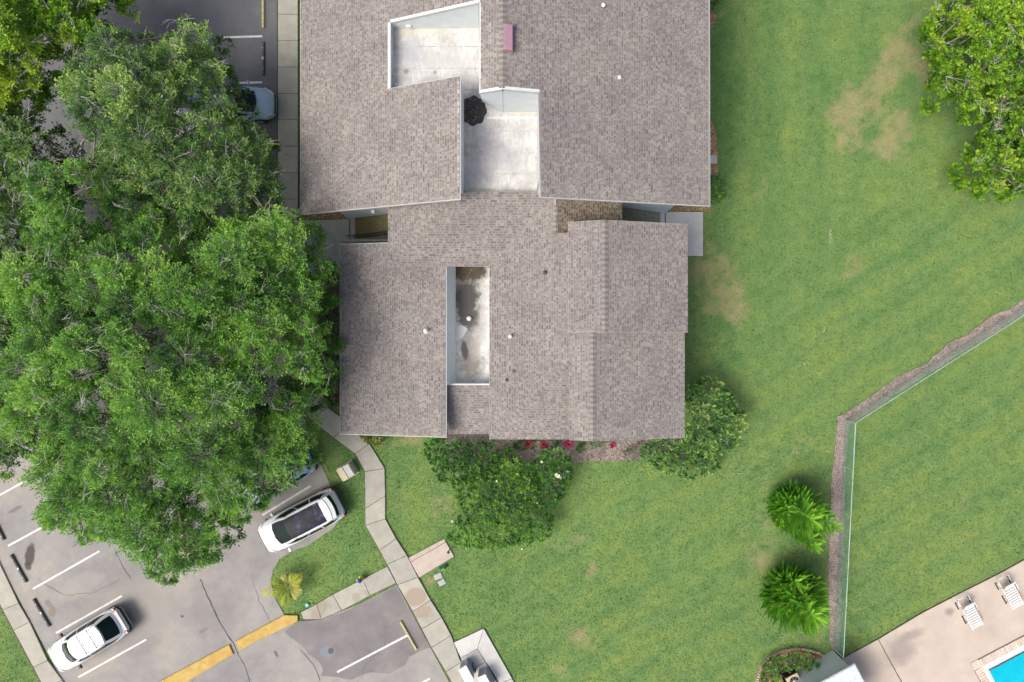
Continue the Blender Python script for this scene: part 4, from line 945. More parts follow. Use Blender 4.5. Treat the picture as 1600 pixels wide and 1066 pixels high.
shrub('big rounded green shrub south of the building, beside the path pad', [(700, 750), (740, 742), (785, 722), (812, 716), (838, 740), (838, 790), (868, 812), (860, 846), (830, 852), (790, 860), (745, 860), (706, 852), (699, 835), (722, 800), (716, 780)], 1.7, .8, 1.2, L_SHRUB, 32, r0=.34, r1=.62, spacing=.6, sprays=120, leaves=20, tonebase=.56,
      flower_pts=[(792, 830, 1.6, .09), (805, 832, 1.6, .07), (815, 858, 1.0, .06), (776, 752, 2.1, .06), (706, 815, 1.0, .07), (793, 836, 1.7, .06)])
shrub('dark shrub with white blossoms next to the pink cordylines', [(836, 722), (850, 704), (880, 702), (893, 716), (896, 745), (886, 770), (868, 798), (850, 800), (838, 780)], 1.6, .8, .9, L_SHRUB, 33, sprays=110, leaves=17, tonebase=.42,
      flower_pts=[(872, 744, 1.9, .12), (869, 742, 1.9, .10), (886, 738, 1.6, .11), (846, 722, 1.9, .07), (824, 771, 1.4, .07), (839, 786, 1.4, .05), (876, 747, 1.7, .08)])
shrub('tall bay-leaved bush at the south-east corner of the building', [(1074, 592), (1092, 590), (1122, 588), (1146, 612), (1172, 655), (1160, 688), (1144, 712), (1110, 716), (1078, 706), (1066, 680), (1066, 620)], 2.2, 1.0, 1.3, L_SHRUB2, 34, r0=.32, r1=.62, spacing=.62, sprays=90, leaves=18, ll=.17, lw=.075, tonebase=.53, group='bushes at the south-east corner')
shrub('lower bay-leaved bush spreading in front of the south-east corner', [(1000, 700), (1025, 688), (1072, 686), (1110, 715), (1134, 722), (1118, 738), (1082, 750), (1044, 742), (1004, 720)], 1.0, .55, .7, L_SHRUB2, 35, r0=.28, r1=.46, spacing=.42, sprays=110, leaves=16, ll=.15, lw=.06, tonebase=.46, group='bushes at the south-east corner')
shrub('pale thin shrub at the end of the mulch bed', [(975, 705), (1000, 690), (1010, 712), (992, 725), (975, 720)], .6, .25, .25, leafmat('dusty_leaf', [(0, (.10, .11, .07)), (1, (.30, .30, .22))]), 36, r0=.2, r1=.3, spacing=.35, sprays=120, leaves=10, ll=.10, lw=.03)
shrub('yellow variegated croton beside the curved path under the eave', [(556, 679), (600, 679), (600, 688), (592, 697), (580, 694), (566, 688)], .7, .4, .3, L_CROTON, 37, r0=.22, r1=.32, spacing=.3, sprays=160, leaves=12, ll=.14, lw=.06, tonebase=.55)
shrub('round green bush at the corner of the long roof by the lawn', [(1106, 272), (1122, 270), (1134, 282), (1134, 302), (1126, 316), (1108, 320)], 1.0, .5, .5, L_SHRUB, 38, sprays=130, tonebase=.42)
shrub('small green bush at the top edge beside the long roof', [(1098, -20), (1120, -15), (1124, 0), (1116, 14), (1100, 12)], .9, .5, .3, L_SHRUB, 39, r0=.25, r1=.35, sprays=130, tonebase=.46)
shrub('dark understory shrub between the oak and the building', [(500, 470), (540, 465), (540, 625), (528, 640), (512, 632), (500, 600), (496, 530)], .9, .5, .3, L_SHRUB, 40, r0=.3, r1=.5, spacing=.6, sprays=80, tonebase=.30)
shrub('low mixed shrubs inside the stone ring planter', [(1190, 1064), (1196, 1040), (1212, 1026), (1240, 1020), (1265, 1022), (1282, 1040), (1280, 1056), (1262, 1048), (1248, 1044), (1222, 1054), (1215, 1074), (1190, 1074)], .7, .35, .3, L_SHRUB, 41, r0=.2, r1=.32, spacing=.34, sprays=150, leaves=14, ll=.11, lw=.055, tonebase=.50)
for k_, (pp_, lab_) in enumerate((([(800, 688), (836, 688), (836, 702), (806, 704)], 'dull low foliage in the bed beside the small hedge'), ([(858, 690), (876, 690), (876, 702), (858, 702)], 'low green foliage between the maroon and magenta cordylines'), ([(902, 694), (914, 694), (914, 708), (902, 708)], 'little dark tuft in the bed right of the magenta cordyline'))):
    shrub(lab_, pp_, .4, .2, .15, L_SHRUB, 60 + k_, r0=.16, r1=.26, spacing=.3, sprays=150, leaves=9, ll=.09, lw=.04, tonebase=.3)
def rosette(label, px, py, z, mat, r_=.45, n_=26, seed=0, cat='plant', group=None, name='cordyline'):
    rg = random.Random(seed); x, y, _ = P(px, py, z); t = thing(name, label, cat, (x, y, 0), group)
    MB().tube([(x, y, 0), (x, y, z)], .02, 6).build('stem', M_BARK, t); mb = MB()
    for k in range(n_):
        a = rg.uniform(0, 6.28); L = r_ * rg.uniform(.6, 1.1); el = rg.uniform(.1, 1.1); d = Vector((math.cos(a), math.sin(a), 0)); sd = Vector((-d.y, d.x, 0)) * .035
        p0 = Vector((x, y, z)); p1 = p0 + d * L * .5 * math.cos(el) + Vector((0, 0, L * .5 * math.sin(el))); p2 = p1 + d * L * .5 + Vector((0, 0, L * .1 * (1 - el)))
        mb.add([p0, p1 + sd, p2, p1 - sd], [(0, 1, 2, 3)])
    mb.build('leaves', mat, t); return t
rosette('dull maroon cordyline in the shade of the mulch bed', 825, 693, .7, L_MAROON, .34, 70, 2, group='cordylines along the south wall')
rosette('maroon cordyline next to the bright one left of the small hedge', 850, 694, .8, L_MAROON, .36, 70, 3, group='cordylines along the south wall')
rosette('bright magenta cordyline under the eave beside the blossoming shrub', 888, 693, .9, L_PINK, .36, 90, 4, group='cordylines along the south wall')
rosette('lone bright pink cordyline in the middle of the mulch bed', 957, 695, .7, L_PINK, .24, 50, 5, group='cordylines along the south wall')
rosette('single red flowering plant at the west eave by the path', 526, 618, .9, leafmat('red_petal', [(0, (.3, .005, .01)), (1, (.6, .02, .02))]), .14, 30, 6, name='red_flower', cat='flower')
shrub('small clipped green mound under the south eave', [(918, 688), (942, 688), (944, 699), (920, 701)], .4, .22, .12, L_SHRUB, 42, r0=.18, r1=.24, spacing=.25, sprays=200, leaves=10, ll=.06, lw=.03, tonebase=.45)

# ---- Norfolk-type pines
def pine(label, base_px, tops, seed, group):
    rg = random.Random(seed); base = P(*base_px); t = thing('pine_tree', label, 'tree', base, group)
    V_, F_, T_ = [], [], []
    def plume(o, d, L, tone):
        """up-swept feather of needles: a curved axis carrying dense V-set scales"""
        d = d.normalized(); side = d.cross(Vector((0, 0, 1))).normalized(); n_ = int(L / .028) + 4
        prev = o
        for k in range(n_):
            f = k / n_; p = o + d * L * f + Vector((0, 0, L * .32 * f * f)); wd = .115 * (L ** .3) * (math.sin(math.pi * min(1, f * .93 + .1)) ** .6) * (1.05 - .35 * f)
            fw = d * .06 * (1 - .3 * f)
            for sg in (-1, 1):
                tip = p + side * sg * wd + fw * 1.4 + Vector((0, 0, wd * .55)); b = len(V_)
                V_.extend([p, p + fw * .55, tip + fw * .2, tip - fw * .35]); F_.append((b, b + 1, b + 2, b + 3))
                T_.append(min(1, max(0, tone + rg.uniform(-.10, .10) + .32 * f)))
    for (px, py, h, r_, nt_) in tops:
        top = Vector(P(px, py, h)); foot = Vector((base[0] * .8 + top.x * .2, base[1] * .8 + top.y * .2, 0))
        MB().tube([foot, foot.lerp(top, .5) + Vector((.03, .02, 0)), top], [.07, .045, .012], 7).build('trunk', M_BARK, t)
        for k in range(nt_):
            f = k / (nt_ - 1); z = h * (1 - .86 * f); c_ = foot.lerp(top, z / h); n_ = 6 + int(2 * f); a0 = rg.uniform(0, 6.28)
            for j in range(n_):
                a = a0 + 6.2832 * j / n_ + rg.uniform(-.16, .16); L = 1.07 * r_ * (.34 + .66 * min(1, (f * 1.15) ** .7)) * rg.uniform(.88, 1.1)
                if f > .75: L *= 1.02
                el = R(38 - 26 * f) * rg.uniform(.8, 1.2)
                d = Vector((math.cos(a) * math.cos(el), math.sin(a) * math.cos(el), math.sin(el)))
                plume(c_ + d * .04, d, L * .95, .55 - .46 * f + rg.uniform(-.06, .06))  # lower tiers toned darker: shade in the gaps put into the needle colour
                if L > .8:
                    for sgn in (-1, 1):
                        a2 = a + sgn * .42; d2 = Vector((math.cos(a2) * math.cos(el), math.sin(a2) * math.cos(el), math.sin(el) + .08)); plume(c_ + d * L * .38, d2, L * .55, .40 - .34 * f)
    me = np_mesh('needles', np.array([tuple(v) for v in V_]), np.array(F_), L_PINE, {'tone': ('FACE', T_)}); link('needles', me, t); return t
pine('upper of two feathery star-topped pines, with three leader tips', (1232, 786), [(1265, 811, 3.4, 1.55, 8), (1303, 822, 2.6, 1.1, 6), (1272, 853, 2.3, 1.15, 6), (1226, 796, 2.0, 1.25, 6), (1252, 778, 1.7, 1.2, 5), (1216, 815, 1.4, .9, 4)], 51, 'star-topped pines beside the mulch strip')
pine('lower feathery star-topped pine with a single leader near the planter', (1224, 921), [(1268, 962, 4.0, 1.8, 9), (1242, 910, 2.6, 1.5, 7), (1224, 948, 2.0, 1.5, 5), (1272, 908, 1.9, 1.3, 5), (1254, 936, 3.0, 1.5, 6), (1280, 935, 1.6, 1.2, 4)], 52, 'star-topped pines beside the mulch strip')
# ---- yellow palm
def palm(label, px, py, seed):
    rg = random.Random(seed); x, y, _ = P(px, py, 0); t = thing('palm', label, 'palm', (x, y, 0))
    for k in range(5):
        a = rg.uniform(0, 6.28); MB().tube([(x, y, 0), (x + .08 * math.cos(a), y + .08 * math.sin(a), .35), (x + .16 * math.cos(a), y + .16 * math.sin(a), .75)], [.035, .03, .02], 6).build('cane', M_TAN, t)
    for (a, L, tn) in ((188, 1.15, .75), (150, .85, .45), (210, .75, .5), (262, .85, .5), (285, .75, .4), (40, 1.0, .6), (62, .75, .7), (18, .65, .75), (345, .75, .8), (318, .7, .9), (108, .6, .9), (170, .6, .4), (235, .55, .3)):
        a = R(a); d = Vector((math.cos(a), math.sin(a), 0)); sd = Vector((-d.y, d.x, 0)); mb = MB(); o = Vector((x, y, .7)) + d * .08
        pp = [o + d * L * f + Vector((0, 0, .55 * math.sin(f * 2.3) * L)) for f in [i_ / 36 for i_ in range(37)]]
        mb.tube(pp[::6], .012, 4, False, .9)
        for k in range(3, 37):
            f = k / 36; w_ = .34 * math.sin(math.pi * min(1, f * .8 + .15)) * L + .05
            for sg in (-1, 1):
                tip = pp[k] + sd * sg * w_ * .75 + d * w_ * .95 + Vector((0, 0, -.06 + rg.uniform(-.05, .05)))
                mb.add([pp[k], pp[k].lerp(tip, .4) + d * .016, tip, pp[k].lerp(tip, .4) - d * .016], [(0, 1, 2, 3)], min(1, max(0, tn + rg.uniform(-.2, .2) + .2 * f - .1)))
        mb.build('frond', L_PALM, t)
palm('yellow areca palm with splayed fronds on the grass island', 457, 908, 3)

# ------------------------------------------------------------------ cars
def car(label, px, py, heading, L, W, paint_, roof='plain', H=1.62, suv=False, group=None, rails=False):
    x, y, _ = P(px, py, .9); t = thing('parked_car', label, 'car', (x, y, .02), group, R(heading))
    hw = W / 2
    def build(mb, name, mat, par=None, sm=True): 
        o = mb.build(name, mat, par or t, sm, local=True); return o
    belt = 1.02 if suv else .98
    # lower body loft: x, halfwidth, top z
    st = [(-L / 2, .60, .82), (-L / 2 + .06, .80, .92), (-L / 2 + .22, .93, belt - .03), (-L / 2 + .7, .99, belt), (-.6, 1.0, belt), (.4, 1.0, belt), (L / 2 - 1.35, .99, belt), (L / 2 - .9, .97, belt - .07), (L / 2 - .45, .92, belt - .13), (L / 2 - .18, .82, belt - .20), (L / 2 - .04, .62, belt - .32), (L / 2, .45, belt - .40)]
    mb = MB(); ring = []; n_ = 15
    for (sx_, kw, zt) in st:
        w_ = hw * kw; pr = [(-w_ * .9, .28), (-w_ * .985, .42), (-w_, .62), (-w_ * .985, zt - .14), (-w_ * .93, zt - .035), (-w_ * .72, zt + .005), (-w_ * .38, zt + .025), (0, zt + .03)]
        pr = pr + [(-a, b) for a, b in pr[-2::-1]]; ring += [(sx_, a, b) for a, b in pr]
    m_ = len(st); fs = []
    for q_ in range(m_ - 1):
        for k in range(n_ - 1): fs.append((q_ * n_ + k, (q_ + 1) * n_ + k, (q_ + 1) * n_ + k + 1, q_ * n_ + k + 1))
        fs.append((q_ * n_ + n_ - 1, (q_ + 1) * n_ + n_ - 1, (q_ + 1) * n_, q_ * n_))
    fs += [tuple(range(n_)), tuple((m_ - 1) * n_ + k for k in range(n_ - 1, -1, -1))]
    mb.add(ring, fs); bodyo = build(mb, 'body', paint_)
    # greenhouse
    xrb, xfb = (-L / 2 + .16, L / 2 - 1.02) if not suv else (-L / 2 + .22, L / 2 - 1.16)
    xrr, xfr = (-L / 2 + (.48 if not suv else .86), L / 2 - (2.05 if not suv else 2.02)); zb = belt - .01; zr = H
    wb, wr = hw * .93, hw * (.70 if not suv else .71)
    def S(u, v, sg, off=0.0):   # side surface
        xb = xrb + (xfb - xrb) * u; xr_ = xrr + (xfr - xrr) * u
        tb = 1 - .22 * abs(2 * u - 1) ** 5 - (.05 if u > .5 else 0) * (2 * u - 1) ** 2
        yb = wb * tb; yr = wr * (1 - .10 * abs(2 * u - 1) ** 4)
        zz = zb + (zr - .05 - zb) * v; bul = .035 * math.sin(math.pi * v)
        return (xb + (xr_ - xb) * v, sg * (yb + (yr - yb) * v + bul + off), zz)
    def Fq(s_, v, end, off=0.0):  # front/rear glass, s_ -1..1
        e_ = 1 if end else 0; a = S(e_, v, 1); bul = (.16 if end else .10) * (1 - s_ * s_)
        return (a[0] + (bul + off) * (1 if end else -1), a[1] * s_, a[2] + (.02 * (1 - s_ * s_)) * v + off * .5)
    def patch(mb, fn, nu, nv, u0, u1, v0, v1):
        vs_ = [fn(u0 + (u1 - u0) * i_ / nu, v0 + (v1 - v0) * j / nv) for j in range(nv + 1) for i_ in range(nu + 1)]
        mb.add(vs_, [(j * (nu + 1) + i_, j * (nu + 1) + i_ + 1, (j + 1) * (nu + 1) + i_ + 1, (j + 1) * (nu + 1) + i_) for j in range(nv) for i_ in range(nu)])
    mb = MB()
    for sg in (-1, 1): patch(mb, lambda u, v: S(u, v, sg), 14, 5, 0, 1, 0, 1)
    for en in (0, 1): patch(mb, lambda u, v: Fq(u, v, en), 12, 5, -1, 1, 0, 1)
    build(mb, 'pillars', paint_)
    mb = MB(); nu, nv = 14, 12; vs_ = []   # roof panel
    for i_ in range(nu + 1):
        u = i_ / nu; e1 = S(u, 1, 1)
        for j in range(nv + 1):
            s_ = -1 + 2 * j / nv; k_ = 1 - s_ * s_; ex = (.16 * k_ if i_ == nu else (-.10 * k_ if i_ == 0 else (.16 * k_ * max(0, u - .8) * 5 - .10 * k_ * max(0, .2 - u) * 5)))
            vs_.append((e1[0] + ex, e1[1] * s_, e1[2] + .05 * min(1, (1 - abs(s_) ** 6)) + .02 * k_ * math.sin(math.pi * u)))
    mb.add(vs_, [(i_ * (nv + 1) + j, i_ * (nv + 1) + j + 1, (i_ + 1) * (nv + 1) + j + 1, (i_ + 1) * (nv + 1) + j) for i_ in range(nu) for j in range(nv)])
    rp = build(mb, 'roof', paint_)
    mb = MB(); patch(mb, lambda u, v: Fq(u, v, 1, .012), 12, 5, -.92, .92, .03, .95); build(mb, 'windshield', M_GLASS)
    mb = MB(); patch(mb, lambda u, v: Fq(u, v, 0, .012), 12, 5, -.86, .86, .12 if suv else .2, .95 if suv else .8); build(mb, 'rear_window', M_GLASS)
    for sg in (-1, 1):
        for (a, b) in ((.06, .30), (.33, .61), (.64, .95)):
            mb = MB(); patch(mb, lambda u, v: S(u, v, sg, .010), 5, 4, a, b, .08, .88); build(mb, 'side_window', M_GLASS)
        for k in range(2):
            xw = L / 2 - .88 if k else -L / 2 + .80
            wh = MB(); wh.tube([(xw, sg * (hw - .22), .33), (xw, sg * (hw - .01), .33)], .335, 20); wo_ = build(wh, 'wheel', M_TYRE, sm=False)
            rm = MB(); rm.tube([(xw, sg * (hw - .02), .33), (xw, sg * (hw + .002), .33)], .21, 12); build(rm, 'rim', M_RIM, wo_, False)
        mr = MB(); xm = xfb - .28; mr.box((xm, sg * (hw + .10), belt + .06), (.13, .22, .15), taper=.8); build(mr, 'wing_mirror', M_TRIM if suv else paint_, sm=False)
        hl = MB(); hl.add([(L / 2 - .52, sg * hw * .90, belt - .10), (L / 2 - .14, sg * hw * .72, belt - .22), (L / 2 - .10, sg * hw * .52, belt - .25), (L / 2 - .30, sg * hw * .68, belt - .135), (L / 2 - .06, sg * hw * .66, belt - .34), (L / 2 - .45, sg * hw * .95, belt - .24)], [(0, 3, 2, 1), (0, 1, 4, 5), (1, 2, 4)]); build(hl, 'headlight', M_LAMP, sm=False)
        tl = MB(); tl.box((-L / 2 + .10, sg * hw * .80, belt - .20), (.12, .14, .16)); build(tl, 'tail_light', M_RED, sm=False)
    mb = MB(); mb.add([(-L / 2 - .015, -hw * .72, .42), (-L / 2 - .015, hw * .72, .42), (-L / 2 - .10, hw * .66, .52), (-L / 2 - .10, -hw * .66, .52), (-L / 2 + .04, -hw * .78, .62), (-L / 2 + .04, hw * .78, .62)], [(0, 1, 2, 3), (3, 2, 5, 4)])
    mb.add([(-L / 2 - .06, -hw * .8, .55), (-L / 2 - .06, hw * .8, .55), (-L / 2 + .1, hw * .95, .64), (-L / 2 + .1, -hw * .95, .64)], [(0, 1, 2, 3)]); build(mb, 'rear_bumper', M_TRIM, sm=False)
    mb = MB(); mb.box((L / 2 - .015, 0, .56), (.06, W * .55, .16)); build(mb, 'grille', M_TRIM, sm=False)
    mb = MB(); mb.tube([(xfb + .13, -hw * .55, zb + .055), (xfb + .03, hw * .15, zb + .075)], .012, 4); mb.tube([(xfb + .16, hw * .02, zb + .055), (xfb + .02, hw * .68, zb + .065)], .012, 4); build(mb, 'wiper', M_TRIM, sm=False)
    # bonnet shut line
    mb = MB()
    for sg in (-1, 1): mb.tube([(L / 2 - 1.1, sg * hw * .74, belt - .028), (L / 2 - .6, sg * hw * .70, belt - .095), (L / 2 - .22, sg * hw * .52, belt - .185)], .005, 4)
    build(mb, 'shut_line', M_TRIM, sm=False)
    def rz_(xx, yy_):  # roof surface height
        return zr - .05 + .05 * (1 - min(1, abs(yy_) / wr) ** 6) + .015
    if roof == 'glass':
        mb = MB(); a, b = xrr + .28, xfr + .10; vs_ = []
        for i_ in range(9):
            for j in range(9):
                s_ = -1 + j / 4; xx = a + (b - a) * i_ / 8 + (.10 * (1 - s_ * s_) * (i_ / 8)); yy_ = s_ * wr * .86; vs_.append((xx, yy_, zr - .05 + .05 * (1 - abs(yy_ / wr) ** 6) + .02 * (1 - (yy_ / wr) ** 2) * math.sin(math.pi * (xx - xrr) / (xfr - xrr)) + .012))
        mb.add(vs_, [(i_ * 9 + j, i_ * 9 + j + 1, (i_ + 1) * 9 + j + 1, (i_ + 1) * 9 + j) for i_ in range(8) for j in range(8)]); build(mb, 'glass_roof', M_GROOF)
    if not suv:
        mb = MB(); vs_ = []
        for i_ in range(2):
            for j in range(9):
                s_ = -1 + j / 4; vs_.append((xrr - .05 - .20 * i_ - .10 * (1 - s_ * s_), s_ * wr * .93, zr - .0 - .05 * i_))
        mb.add(vs_, [(j, j + 1, 10 + j, 9 + j) for j in range(8)]); build(mb, 'spoiler', paint_)
    if rails:
        for sg in (-1, 1):
            mb = MB(); mb.tube([(xrr + .08, sg * wr * .9, zr), (xrr + .2, sg * wr * .9, zr + .06), (xfr - .45, sg * wr * .9, zr + .06), (xfr - .30, sg * wr * .9, zr)], .022, 6); build(mb, 'roof_rail', M_METAL_L, sm=False)
        for xx in (xrr + .38, xfr - .62):
            mb = MB(); mb.tube([(xx, -wr * .9, zr + .08), (xx, wr * .9, zr + .08)], .024, 6); build(mb, 'cross_bar', M_TRIM, sm=False)
        mb = MB()
        for j in range(7): mb.box((xrr + .38 + (xfr - .62 - xrr - .38) / 2, (j - 3) * wr * .25, zr + .022), (xfr - xrr - 1.1, .018, .014))
        build(mb, 'roof_rib', M_CARW, sm=False)
        mb = MB(); mb.box((-L / 2 - .02, 0, .93), (.16, W * .72, .10), taper=.9); build(mb, 'rear_sill', M_GREYST, sm=False)
    return t
HD = 180 + 29.3
car('white estate car with roof bars and crossbars parked over the left kerb walk', 134, 1003, 211.5, 4.5, 1.78, M_CARW, suv=True, H=1.70, rails=True, group='parked cars')
car('white hatchback with dark panoramic glass roof beside the grass island', 468, 816, 180 + 27.5, 4.75, 1.92, M_CARW, roof='glass', H=1.60, group='parked cars')
car('silver blue car nosing out from under the oak at the top walkway', 362, 160, 0, 4.5, 1.80, M_CARB, H=1.50, group='parked cars')
car('pale car almost hidden under the oak next to the white hatchback', 428, 745, HD, 4.4, 1.8, M_CARB, H=1.5, group='parked cars')
car('cream car glimpsed through the gap between the two upper oaks', 192, 241, 0, 4.7, 1.85, M_CARC, H=1.75, suv=True, group='parked cars')
car('white car glimpsed deep under the upper oak foliage', 236, 188, 0, 4.5, 1.8, M_CARW, H=1.5, group='parked cars')

# ------------------------------------------------------------------ chain-link fence
FH = 1.25
corner = Vector(P2(1337, 661, FH)); e1 = Vector(P2(1600, 493, FH)); e1 = e1 + (e1 - corner).normalized() * 4; e2 = Vector(P2(1318, 1028, FH))
fence = thing('chain_link_fence', 'green wire fence turning a corner around the pool lawn', 'fence', (corner.x, corner.y, 0))
for a, b in ((corner, e1), (corner, e2)):
    d = b - a; L = d.length; d.normalize(); n_ = Vector((-d.y, d.x)) ; sp = L / round(L / 2.6); segs = round(L / 2.6)
    mb = MB(); mb.tube([(a.x, a.y, FH), (b.x, b.y, FH)], .024, 8); mb.build('top_rail', M_RAIL, fence)
    for k in range(0 if a is corner and b is e1 else 1, segs + 1):
        q_ = a + d * sp * k; MB().tube([(q_.x, q_.y, -.05), (q_.x, q_.y, FH + .03)], .026, 8).build('post', M_RAIL, fence)
    A2, B2 = [], []; s_ = .055; kk = int(L / s_) + 1; hh = FH - .05
    for k in range(-int(hh / s_), kk):
        for sg in (1, -1):
            s0 = k * s_; s1 = s0 + hh
            za, zb_ = 0.0, 1.0
            if s0 < 0: za = -s0 / hh; 
            if s1 > L: zb_ = (L - s0) / hh
            if za >= zb_: continue
            z0_, z1_ = (za, zb_) if sg == 1 else (1 - za, 1 - zb_)
            pa = a + d * (s0 + hh * za); pb = a + d * (s0 + hh * zb_)
            A2.append((pa.x, pa.y, .04 + hh * z0_)); B2.append((pb.x, pb.y, .04 + hh * z1_))
    A2, B2 = np.array(A2), np.array(B2); rr = np.full(len(A2), .0021)
    V, F = tubes_np(A2, (A2 + B2) / 2, B2, rr, rr); link('wire_mesh', np_mesh('wire_mesh', V, F, M_VINYL), fence)

# ------------------------------------------------------------------ loungers
def lounger(hx, hy, fx, fy, lab):
    H_, F0 = Vector(P(hx, hy)), Vector(P(fx, fy)); d = F0 - H_; ang = math.atan2(d.y, d.x); t = thing('sun_lounger', lab, 'sun lounger', (H_.x, H_.y, .08), 'sun loungers on the pool deck', ang)
    L = 1.9; wd = .66; zf = .32
    for sg in (-1, 1):
        MB().tube([(0, sg * wd / 2, .25), (.05, sg * wd / 2, zf), (L - .06, sg * wd / 2, zf), (L, sg * wd / 2, zf - .05)], .024, 8).build('side_rail', M_WHITE, t, True, local=True)
        for xx in (.32, 1.5): MB().tube([(xx, sg * wd / 2, zf), (xx - .04, sg * (wd / 2 + .02), 0)], .022, 6).build('leg', M_WHITE, t, True, local=True)
        MB().box((.45 if sg else 0, sg * (wd / 2 + .06), .02), (.4, .05, .035)).build('foot_glide', M_METAL_D, t, local=True)
        MB().box((1.3, sg * (wd / 2 + .06), .02), (.5, .05, .035)).build('foot_glide', M_METAL_D, t, local=True)
        MB().tube([(.42, sg * (wd / 2 + .03), zf), (.48, sg * (wd / 2 + .05), zf + .2), (.85, sg * (wd / 2 + .05), zf + .2), (.9, sg * (wd / 2 + .03), zf)], .02, 6).build('armrest', M_WHITE, t, True, local=True)
    MB().tube([(.02, -wd / 2, .26), (.02, wd / 2, .26)], .022, 6).build('head_bar', M_WHITE, t, True, local=True)
    for k in range(9):
        xx = .66 + k * .135; MB().box((xx, 0, zf + .015), (.098, wd - .05, .018)).build('strap', M_WHITE, t, local=True)
    for k in range(5):   # raised back
        f = k / 5; xx = .58 - f * .34; MB().box((xx, 0, zf + .05 + f * .40), (.06, wd - .07, .02)).build('strap', M_WHITE, t, local=True)
    for sg in (-1, 1): MB().tube([(.62, sg * (wd / 2 - .05), zf + .02), (.20, sg * (wd / 2 - .05), zf + .50)], .02, 6).build('back_frame', M_WHITE, t, local=True)
    MB().tube([(.20, -(wd / 2 - .05), zf + .50), (.20, wd / 2 - .05, zf + .50)], .02, 6).build('back_frame', M_WHITE, t, local=True)
lounger(1497, 930, 1520, 974, 'white strap lounger with raised back nearer the fence')
lounger(1559, 899, 1582, 941, 'white strap lounger with raised back at the right edge of the photo')

# ------------------------------------------------------------------ small structures
def box_on(name, pts, z0, z1, mat, parent, bevel=.02): return MB().prism([P2(a, b, z0) for a, b in pts], z0, z1, bevel).build(name, mat, parent)
# utility pad with two cabinets
pd = MB().prism(G([(709, 1003), (756, 981), (803, 1066), (850, 1150), (770, 1160), (720, 1066), (720, 1027)]), -.05, .05).build('utility_pad', M_DIRT, kind='structure')
HARD.append(G([(709, 1003), (756, 981), (803, 1066), (850, 1150), (770, 1160), (720, 1066)]))
for pts, mt in (([(709, 1003), (756, 981), (746, 1013), (720, 1027)], M_CONC_W), ([(756, 981), (800, 1059), (781, 1067), (746, 1013)], M_CONC_W), ([(800, 1059), (850, 1150), (828, 1160), (781, 1067)], M_CONC_G), ([(720, 1027), (746, 1013), (759, 1034), (744, 1041), (728, 1052)], M_CONC_G), ([(759, 1034), (828, 1160), (775, 1160), (728, 1052), (744, 1041)], M_CONC_G)):
    MB().prism(offset_poly(G(pts), -.012), 0, .09, .012).build('slab', mt, pd)
def cabinet(label, base_pts, h, mat, group):
    b = [Vector(P2(a, c_, 0)) for a, c_ in base_pts]; c_ = sum(b, Vector((0, 0))) / 4; t = thing('utility_cabinet', label, 'cabinet', (c_.x, c_.y, .08), group)
    poly = [tuple(p) for p in b]; MB().prism(poly, .1, h - .04, .01).build('case', mat, t); MB().prism(offset_poly(poly, .03), h - .04, h, .015).build('lid', M_WHITE, t)
    MB().prism(offset_poly(poly, .02), .085, .1).build('plinth', M_GREYST, t)
    for f in (.25, .5, .75):
        p = b[0].lerp(b[1], f); q_ = b[3].lerp(b[2], f); MB().tube([(p.x, p.y + .006, .3), (p.x, p.y + .006, h - .2)], .008, 4).build('louvre', M_METAL_D, t)
cabinet('white-topped utility cabinet next to the walk at the bottom edge', [(720, 1033), (730, 1027), (742, 1049), (731, 1055)], 1.05, M_GREYST, 'cabinets on the corner pad')
cabinet('white-topped utility cabinet farther from the walk at the bottom edge', [(748, 1046), (759, 1041), (772, 1065), (760, 1071)], 1.0, M_GREYST, 'cabinets on the corner pad')
x, y, _ = P(735, 1034); MB().tube([(x + .15, y, .1), (x + .15, y, .5), (x + .3, y - .35, .5), (x + .3, y - .35, .1)], .03, 8).build('conduit', M_METAL_D, label='dark bent conduit beside the left utility cabinet', cat='pipe')
# tan pedestal
c_ = P(541.5, 737, .4); t = thing('electrical_box', 'tan two-lidded electrical box on the grass by the curved path', 'utility box', (c_[0], c_[1], 0), rz=R(31))
MB().box((0, 0, .03), (.95, .84, .06)).build('pad', M_CONC_G, t, local=True)
MB().add([(-.42, -.36, .06), (.42, -.36, .06), (.42, .36, .06), (-.42, .36, .06), (-.42, -.36, .52), (0, -.36, .66), (.36, -.36, .66), (.42, -.36, .58), (-.42, .36, .52), (0, .36, .66), (.36, .36, .66), (.42, .36, .58)],
         [(3, 2, 1, 0), (0, 1, 7, 6, 5, 4), (2, 3, 8, 9, 10, 11), (0, 4, 8, 3), (1, 2, 11, 7), (4, 5, 9, 8), (5, 6, 10, 9), (6, 7, 11, 10)]).build('case', M_TAN, t, local=True)
MB().box((.2, 0, .675), (.33, .66, .02), taper=.95).build('lid', M_GREYST, t, local=True)
MB().box((-.01, 0, .665), (.03, .70, .02)).build('seam', M_METAL_D, t, local=True)
MB().box((-.425, 0, .35), (.02, .08, .12)).build('latch', M_METAL_D, t, local=True)
